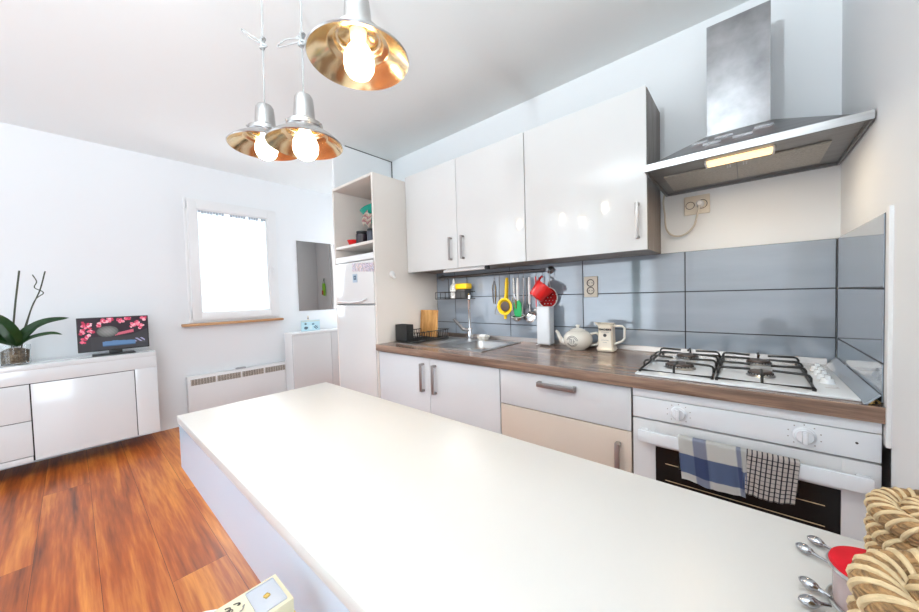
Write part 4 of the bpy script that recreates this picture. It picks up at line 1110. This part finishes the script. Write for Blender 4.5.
# ------------------------------------------------------------------ pendant lamps
def pendant(loc, R, label, knot_z, loop_dir, loop_len, cord_top_dx):
    x, y, z = loc   # rim centre
    q = R/.115
    t = thing('pendant_lamp', label, 'lamp', (x, y, z), 'pendant lamps over the table')
    obj('shade', LA([(R, z-.002), (R+.002, z+.001), (R*.97, z+.007), (R*.82, z+.021), (R*.62, z+.036), (R*.48, z+.046), (.050*q, z+.052), (.046*q, z+.052)], x, y, 64), M['satin'], t)
    inn = [(R*.455, z+.047), (R*.48, z+.042), (R*.50, z+.0385), (R*.53, z+.0395), (R*.56, z+.0355), (R*.59, z+.0365), (R*.63, z+.0315), (R*.82, z+.017), (R*.96, z+.003), (R, z-.002)]
    rf = obj('reflector', LA(inn, x, y, 64), M['gold'], t, sharp=80); rf['label'] = 'mirrored gold inside'
    cp_ = [(.053, .046), (.056, .050), (.055, .062), (.050, .065), (.040, .068), (.033, .075), (.030, .120), (.028, .138), (.023, .147), (.010, .151), (.004, .151), (.004, .158), (0, .159)]
    cap = obj('cap', LA([(a*q, z+b) for a, b in cp_], x, y, 40), M['satin'], t)
    obj('cap_lining', LA([(.0525*q, z+.047), (.051*q, z+.060), (.036*q, z+.064), (.028*q, z+.070), (0, z+.071)], x, y, 40), M['gold'], cap)
    sb = bmesh.new()
    for k in range(3):
        a = k*2*PI/3+.5; cyl(sb, (x+.054*q*math.cos(a), y+.054*q*math.sin(a), z+.056), (x+.060*q*math.cos(a), y+.060*q*math.sin(a), z+.056), .003, 8)
    obj('screw', sb, M['nickel'], cap)
    obj('socket', LA([(0, z+.069), (.020, z+.069), (.019, z+.050), (.016, z+.046), (0, z+.046)], x, y, 24), M['white'], t)
    bl = [(0, -.044), (.013, -.043), (.026, -.036), (.034, -.023), (.0365, -.008), (.034, .008), (.027, .024), (.019, .036), (.015, .044), (0, .045)]
    obj('bulb', LA([(r_, z+zz) for r_, zz in bl], x, y, 32), M['bulb'], t)
    kx = x+cord_top_dx*.35
    obj('cord', T([(x, y, z+.155), (kx, y, knot_z-.012)], .0022, n=8), M['cord'], t)
    obj('cord', T([(kx, y, knot_z+.012), (x+cord_top_dx, y, CE-.012)], .0022, n=8), M['cord'], t)
    kb = bmesh.new()
    pk = [(kx+.011*math.sin(u*2.0), y+.008*math.cos(u*3.1), knot_z+.017*math.cos(u)) for u in [k*2*PI/28 for k in range(28)]]
    tube(kb, pk, .0036, n=8, closed=True)
    tube(kb, [(kx, y, knot_z-.022), (kx-.004, y-.003, knot_z-.006), (kx+.003, y+.002, knot_z+.008), (kx, y, knot_z+.02)], .005, n=8)
    lx, lz = loop_dir
    ly = -.02
    lp = catmull([(kx, y, knot_z+.004), (kx+lx*loop_len*.5-lz*.012, y+ly, knot_z+lz*loop_len*.5+.010), (kx+lx*loop_len, y+ly*1.5, knot_z+lz*loop_len+.005), (kx+lx*loop_len*.99, y+ly*1.5, knot_z+lz*loop_len-.004), (kx+lx*loop_len*.5, y+ly, knot_z+lz*loop_len*.5-.008), (kx, y, knot_z-.004)], 5)
    tube(kb, lp, .0019, n=6)
    obj('cord_knot', kb, M['cord'], t)
    obj('ceiling_rose', LA([(0, CE-.0005), (.045, CE-.0005), (.045, CE-.012), (.03, CE-.03), (0, CE-.032)], x+cord_top_dx, y, 28), M['satin'], t)
    l = bpy.data.lights.new('bulb_light', 'POINT'); l.energy = 1.3; l.color = (1, .82, .58); l.shadow_soft_size = .03
    lo = bpy.data.objects.new('bulb_light', l); C.objects.link(lo); lo.location = (x, y, z-.076)
    return t
pendant((-.992, -1.483, 1.803), .119, 'nearest pendant lamp, hanging highest in view with gold interior', 2.14, (-.7, .7), .10, 0)
pendant((-1.290, -1.483, 1.690), .107, 'middle pendant lamp, hung lowest of the three over the table', 2.000, (-1, .12), .09, .015)
pendant((-1.592, -1.483, 1.776), .119, 'farthest pendant lamp, partly hidden by the middle one', 2.138, (-.78, .62), .135, .03)

# ------------------------------------------------------------------ white table in the foreground
ZT = .84
t = thing('table', 'long white high table in the foreground with deep apron', 'table', (-.83, -1.5, FZ))
TXa, TXb, TYa, TYb = -1.735, .0035, -1.752, -1.222
obj('tabletop', B(TXa, TXb, TYa, TYb, ZT-.024, ZT, bev=.0015), M['table'], t)
bm = bmesh.new()
box(bm, TXa+.004, TXb-.004, TYa+.004, TYa+.022, ZT-.176, ZT-.0245); box(bm, TXa+.004, TXb-.004, TYb-.022, TYb-.004, ZT-.176, ZT-.0245)
box(bm, TXa+.004, TXa+.022, TYa+.022, TYb-.022, ZT-.176, ZT-.0245); box(bm, TXb-.022, TXb-.004, TYa+.022, TYb-.022, ZT-.176, ZT-.0245)
box(bm, TXa+.02, TXb-.02, TYa+.02, TYb-.02, ZT-.170, ZT-.155)
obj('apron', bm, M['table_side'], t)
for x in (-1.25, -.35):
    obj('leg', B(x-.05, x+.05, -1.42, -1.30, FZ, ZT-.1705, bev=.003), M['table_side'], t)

# ------------------------------------------------------------------ foreground: baskets, red jar, spoons
def rope_ring(bm1, bm2, cx, cy, z, R, a, turns, ph):
    n = turns*16
    for s_ in range(6):
        pts = []
        thin = s_ % 2
        for k in range(n):
            th = 2*PI*k/n; q = turns*th+2*PI*s_/6+ph
            o_ = a*(1.0 if thin else .52)
            pts.append(Vector((cx+(R+o_*math.cos(q))*math.cos(th), cy+(R+o_*math.cos(q))*math.sin(th), z+o_*math.sin(q))))
        tube(bm2 if thin else bm1, pts, a*(.20 if thin else .60), n=8, closed=True)
def basket(cx, cy, z0, R, a, rows, label, turns=9, inner=0):
    t = thing('woven_basket', label, 'basket', (cx, cy, z0))
    b1, b2 = bmesh.new(), bmesh.new()
    for k in range(rows):
        rope_ring(b1, b2, cx, cy, z0+a*1.25+k*a*2.05, R, a, turns, k*1.7)
    zt = z0+a*1.25+(rows-1)*a*2.05
    for q in range(1, inner+1):
        rope_ring(b1, b2, cx, cy, zt+a*.25*q, R-q*a*2.0, a, max(3, turns-q*3), q)
    obj('strands', b1, M['wicker'], t); obj('binding', b2, M['wicker2'], t)
    obj('base', LA([(0, z0+.001), (R-a, z0+.001), (R-a, z0+.006), (0, z0+.007)], cx, cy, 32), M['wicker'], t)
basket(-.072, -1.268, ZT+.0008, .060, .0138, 3, 'woven seagrass basket standing farther back at table corner', 9, 2)
basket(-.126, -1.530, ZT+.0008, .060, .0155, 4, 'woven seagrass basket in the extreme lower right foreground', 8, 1)

t = thing('red_lid_jar', 'round steel rimmed jar with flat red lid on table corner', 'jar', (-.155, -1.40, ZT))
jx, jy, jr = -.158, -1.388, .039
obj('body', LA([(0, ZT+.0008), (jr-.006, ZT+.0008), (jr-.003, ZT+.004), (jr-.003, ZT+.046), (0, ZT+.047)], jx, jy, 40), mat('jar_pinkish', (.36, .27, .27), .15, coat=.6), t)
rmb = bmesh.new()
for z in (ZT+.006, ZT+.050):
    tube(rmb, [(jx+jr*math.cos(2*PI*k/48), jy+jr*math.sin(2*PI*k/48), z) for k in range(48)], .0022, n=8, closed=True)
obj('rim', rmb, M['steel'], t)
obj('lid', LA([(0, ZT+.0475), (jr-.001, ZT+.0475), (jr+.001, ZT+.050), (jr-.001, ZT+.056), (jr-.006, ZT+.058), (0, ZT+.0585)], jx, jy, 48), M['red_felt'], t)

def spoon(tip, end, label):
    tip = Vector(tip); end = Vector(end); d = (end-tip); d.normalize()
    t = thing('teaspoon', label, 'spoon', tip)
    side = Vector((-d.y, d.x, 0)).normalized(); up = side.cross(d); up = -up if up.z < 0 else up
    bm = bmesh.new(); n1, n2 = 14, 16; rows = []
    for i in range(n1+1):
        u = i/n1; k_ = max(.04, math.sin(PI*min(.93, u+.0)))**.55
        w_ = .0076*k_*(1.05-.2*u); h = .0060*k_
        rows.append([bm.verts.new(tip+d*(u*.021)+side*w_*math.cos(2*PI*k/n2)+up*(h*math.sin(2*PI*k/n2))) for k in range(n2)])
    for a, b in zip(rows, rows[1:]):
        for k in range(n2): bm.faces.new((a[k], a[(k+1) % n2], b[(k+1) % n2], b[k]))
    bm.faces.new(rows[0]); bm.faces.new(rows[-1][::-1])
    obj('bowl', bm, M['spoon_steel'], t)
    obj('handle', T([tip+d*.0185, tip+d*.030, end], [.0026, .0017, .0019], n=10), M['spoon_steel'], t)
M['spoon_steel'] = mat('spoon_steel', (.42, .42, .44), .12, 1)
zs = ZT+.0072
spoon((-.2035, -1.270, zs), (-.140, -1.315, zs), 'teaspoon lying farthest back, pointing away from the red jar')
spoon((-.2180, -1.300, zs), (-.160, -1.340, zs), 'second teaspoon from the back, just left of red jar')
spoon((-.2215, -1.380, zs+.002), (-.2020, -1.392, zs+.002), 'third teaspoon from the back, its bowl left of jar side')
spoon((-.2255, -1.423, zs+.002), (-.1990, -1.412, zs+.002), 'nearest teaspoon, at the bottom edge beside the red jar')

# ------------------------------------------------------------------ boxes on a stool at lower left
t = thing('bar_stool', 'white bar stool standing beside the table at lower left', 'stool', (-.80, -1.915, FZ))
sx, sy = -.80, -1.915
obj('seat', LA([(0, .738), (.095, .738), (.105, .745), (.105, .757), (.098, .763), (0, .7635)], sx, sy, 40), M['white'], t)
for k in range(4):
    a = PI/4+k*PI/2
    obj('leg', T([(sx+.07*math.cos(a), sy+.07*math.sin(a), .740), (sx+.10*math.cos(a), sy+.10*math.sin(a), FZ+.002)], .011, n=12), M['steel'], t)
obj('footrest', T([(sx+.088*math.cos(2*PI*k/32), sy+.088*math.sin(2*PI*k/32), .38) for k in range(32)], .007, n=8, closed=True), M['steel'], t)
def slab(name, x0, x1, y0, y1, z0, z1, rot, m, parent):
    bm = B(x0, x1, y0, y1, z0, z1, bev=.0015)
    c = Vector(((x0+x1)/2, (y0+y1)/2, 0)); bm.transform(Matrix.Translation(c) @ Rm('Z', rot) @ Matrix.Translation(-c))
    return obj(name, bm, m, parent)
t = thing('card_box', 'yellow card box under the cream box at lower left', 'box', (-.775, -1.84, .764))
slab('body', -.801, -.716, -1.900, -1.784, .764, .789, -2, M['yellow_paper'], t)
t = thing('card_box', 'cream card box with grey label and ink doodles at lower left', 'box', (-.79, -1.84, .7895))
slab('body', -.810, -.746, -1.905, -1.786, .7895, .8095, 0, M['paper'], t)
slab('label_sticker', -.804, -.752, -1.828, -1.792, .8096, .8101, 0, M['label'], t)
slab('gold_mark', -.781, -.774, -1.813, -1.806, .8102, .8105, 20, M['gold_leaf'], t)
rd = random.Random(5)
bm = bmesh.new()
for (gx, gy) in ((-.797, -1.842), (-.794, -1.850)):
    for q in range(3):
        c0 = Vector((gx+rd.uniform(-.003, .003), gy+rd.uniform(-.003, .003), .8102))
        tube(bm, [c0+Vector((.0028*math.cos(a_/2), .0028*math.sin(a_/2*1.3), 0)) for a_ in range(9)], .0006, n=5)
obj('ink_mark', bm, M['ink'], t)
bm = bmesh.new()
for (gx, gy) in ((-.784, -1.835), (-.780, -1.843), (-.774, -1.849), (-.769, -1.853)):
    for q in range(4):
        c0 = Vector((gx+rd.uniform(-.002, .002), gy+rd.uniform(-.002, .002), .8102))
        tube(bm, [c0, c0+Vector((rd.uniform(-.003, .003), rd.uniform(-.003, .003), 0))], .0009, n=5)
obj('grey_mark', bm, M['ink_grey'], t)

# ------------------------------------------------------------------ uplighter body added behind the camera to carry the ceiling fill
t = thing('added_uplighter', 'added uplighter with white bowl behind the camera, brightens the ceiling', 'lamp', (-.75, -2.60, FZ))
obj('base', LA([(0, FZ), (.13, FZ), (.13, FZ+.015), (.02, FZ+.03), (0, FZ+.03)], -.75, -2.60, 32), M['nickel'], t)
obj('pole', CY((-.75, -2.60, FZ+.02), (-.75, -2.60, 1.80), .012, 12), M['nickel'], t)
obj('lamp_shade', LA([(0, 1.80), (.04, 1.80), (.12, 1.84), (.17, 1.90), (.165, 1.90), (.115, 1.846), (.04, 1.808), (0, 1.808)], -.75, -2.60, 36), M['white'], t)

def curtain(x0, x1, label, col):
    bm = bmesh.new(); n = 60; rows = []
    for i in range(n+1):
        x = x0+(x1-x0)*i/n; y = RY+.10+.035*math.sin(i*.75)
        rows.append((bm.verts.new((x, y, FZ+.03)), bm.verts.new((x, y, 2.36))))
    for a, b in zip(rows, rows[1:]): bm.faces.new((a[0], b[0], b[1], a[1]))
    bmesh.ops.solidify(bm, geom=bm.faces[:], thickness=.004)
    tag(obj('curtain', bm, mat(label[:12], col, .9)), label, 'curtain')
curtain(-1.66, -1.54, 'pale green curtain hanging at right of the rear glazed doors', (.45, .72, .50))
curtain(-3.80, -3.45, 'white curtain hanging at left of the rear glazed doors', (.75, .75, .74))

# bag hanging on the nook wall, seen only in the mirror
t = thing('hanging_bag', 'green cloth bag hanging on peg in the nook, reflected in mirror', 'bag', (-3.20, .47, 1.12))
bm = bmesh.new()
rws = []
for j in range(11):
    v = j/10; wv = .075-.018*v+.006*math.sin(v*9); dv_ = .030*math.sin(PI*min(1, .15+.85*(1-v)))+.006
    rws.append([bm.verts.new((-3.20+wv*math.cos(2*PI*k/20), .462+dv_*math.sin(2*PI*k/20), 1.14+.26*v)) for k in range(20)])
for a, b in zip(rws, rws[1:]):
    for k in range(20): bm.faces.new((a[k], a[(k+1) % 20], b[(k+1) % 20], b[k]))
bm.faces.new(rws[0][::-1]); bm.faces.new(rws[-1])
obj('body', bm, mat('lime_cloth', (.28, .62, .05), .8), t)
obj('pocket', B(-3.235, -3.165, .420, .427, 1.16, 1.25, bev=.002), mat('red_cloth', (.55, .05, .05), .8), t)
obj('strap', T([(-3.24, .46, 1.395), (-3.22, .47, 1.46), (-3.20, .476, 1.50), (-3.18, .47, 1.46), (-3.16, .46, 1.395)], .006, n=8), M['dark_cloth'], t)
obj('peg', CY((-3.20, .4995, 1.494), (-3.20, .460, 1.494), .007, 12), M['nickel'], t)
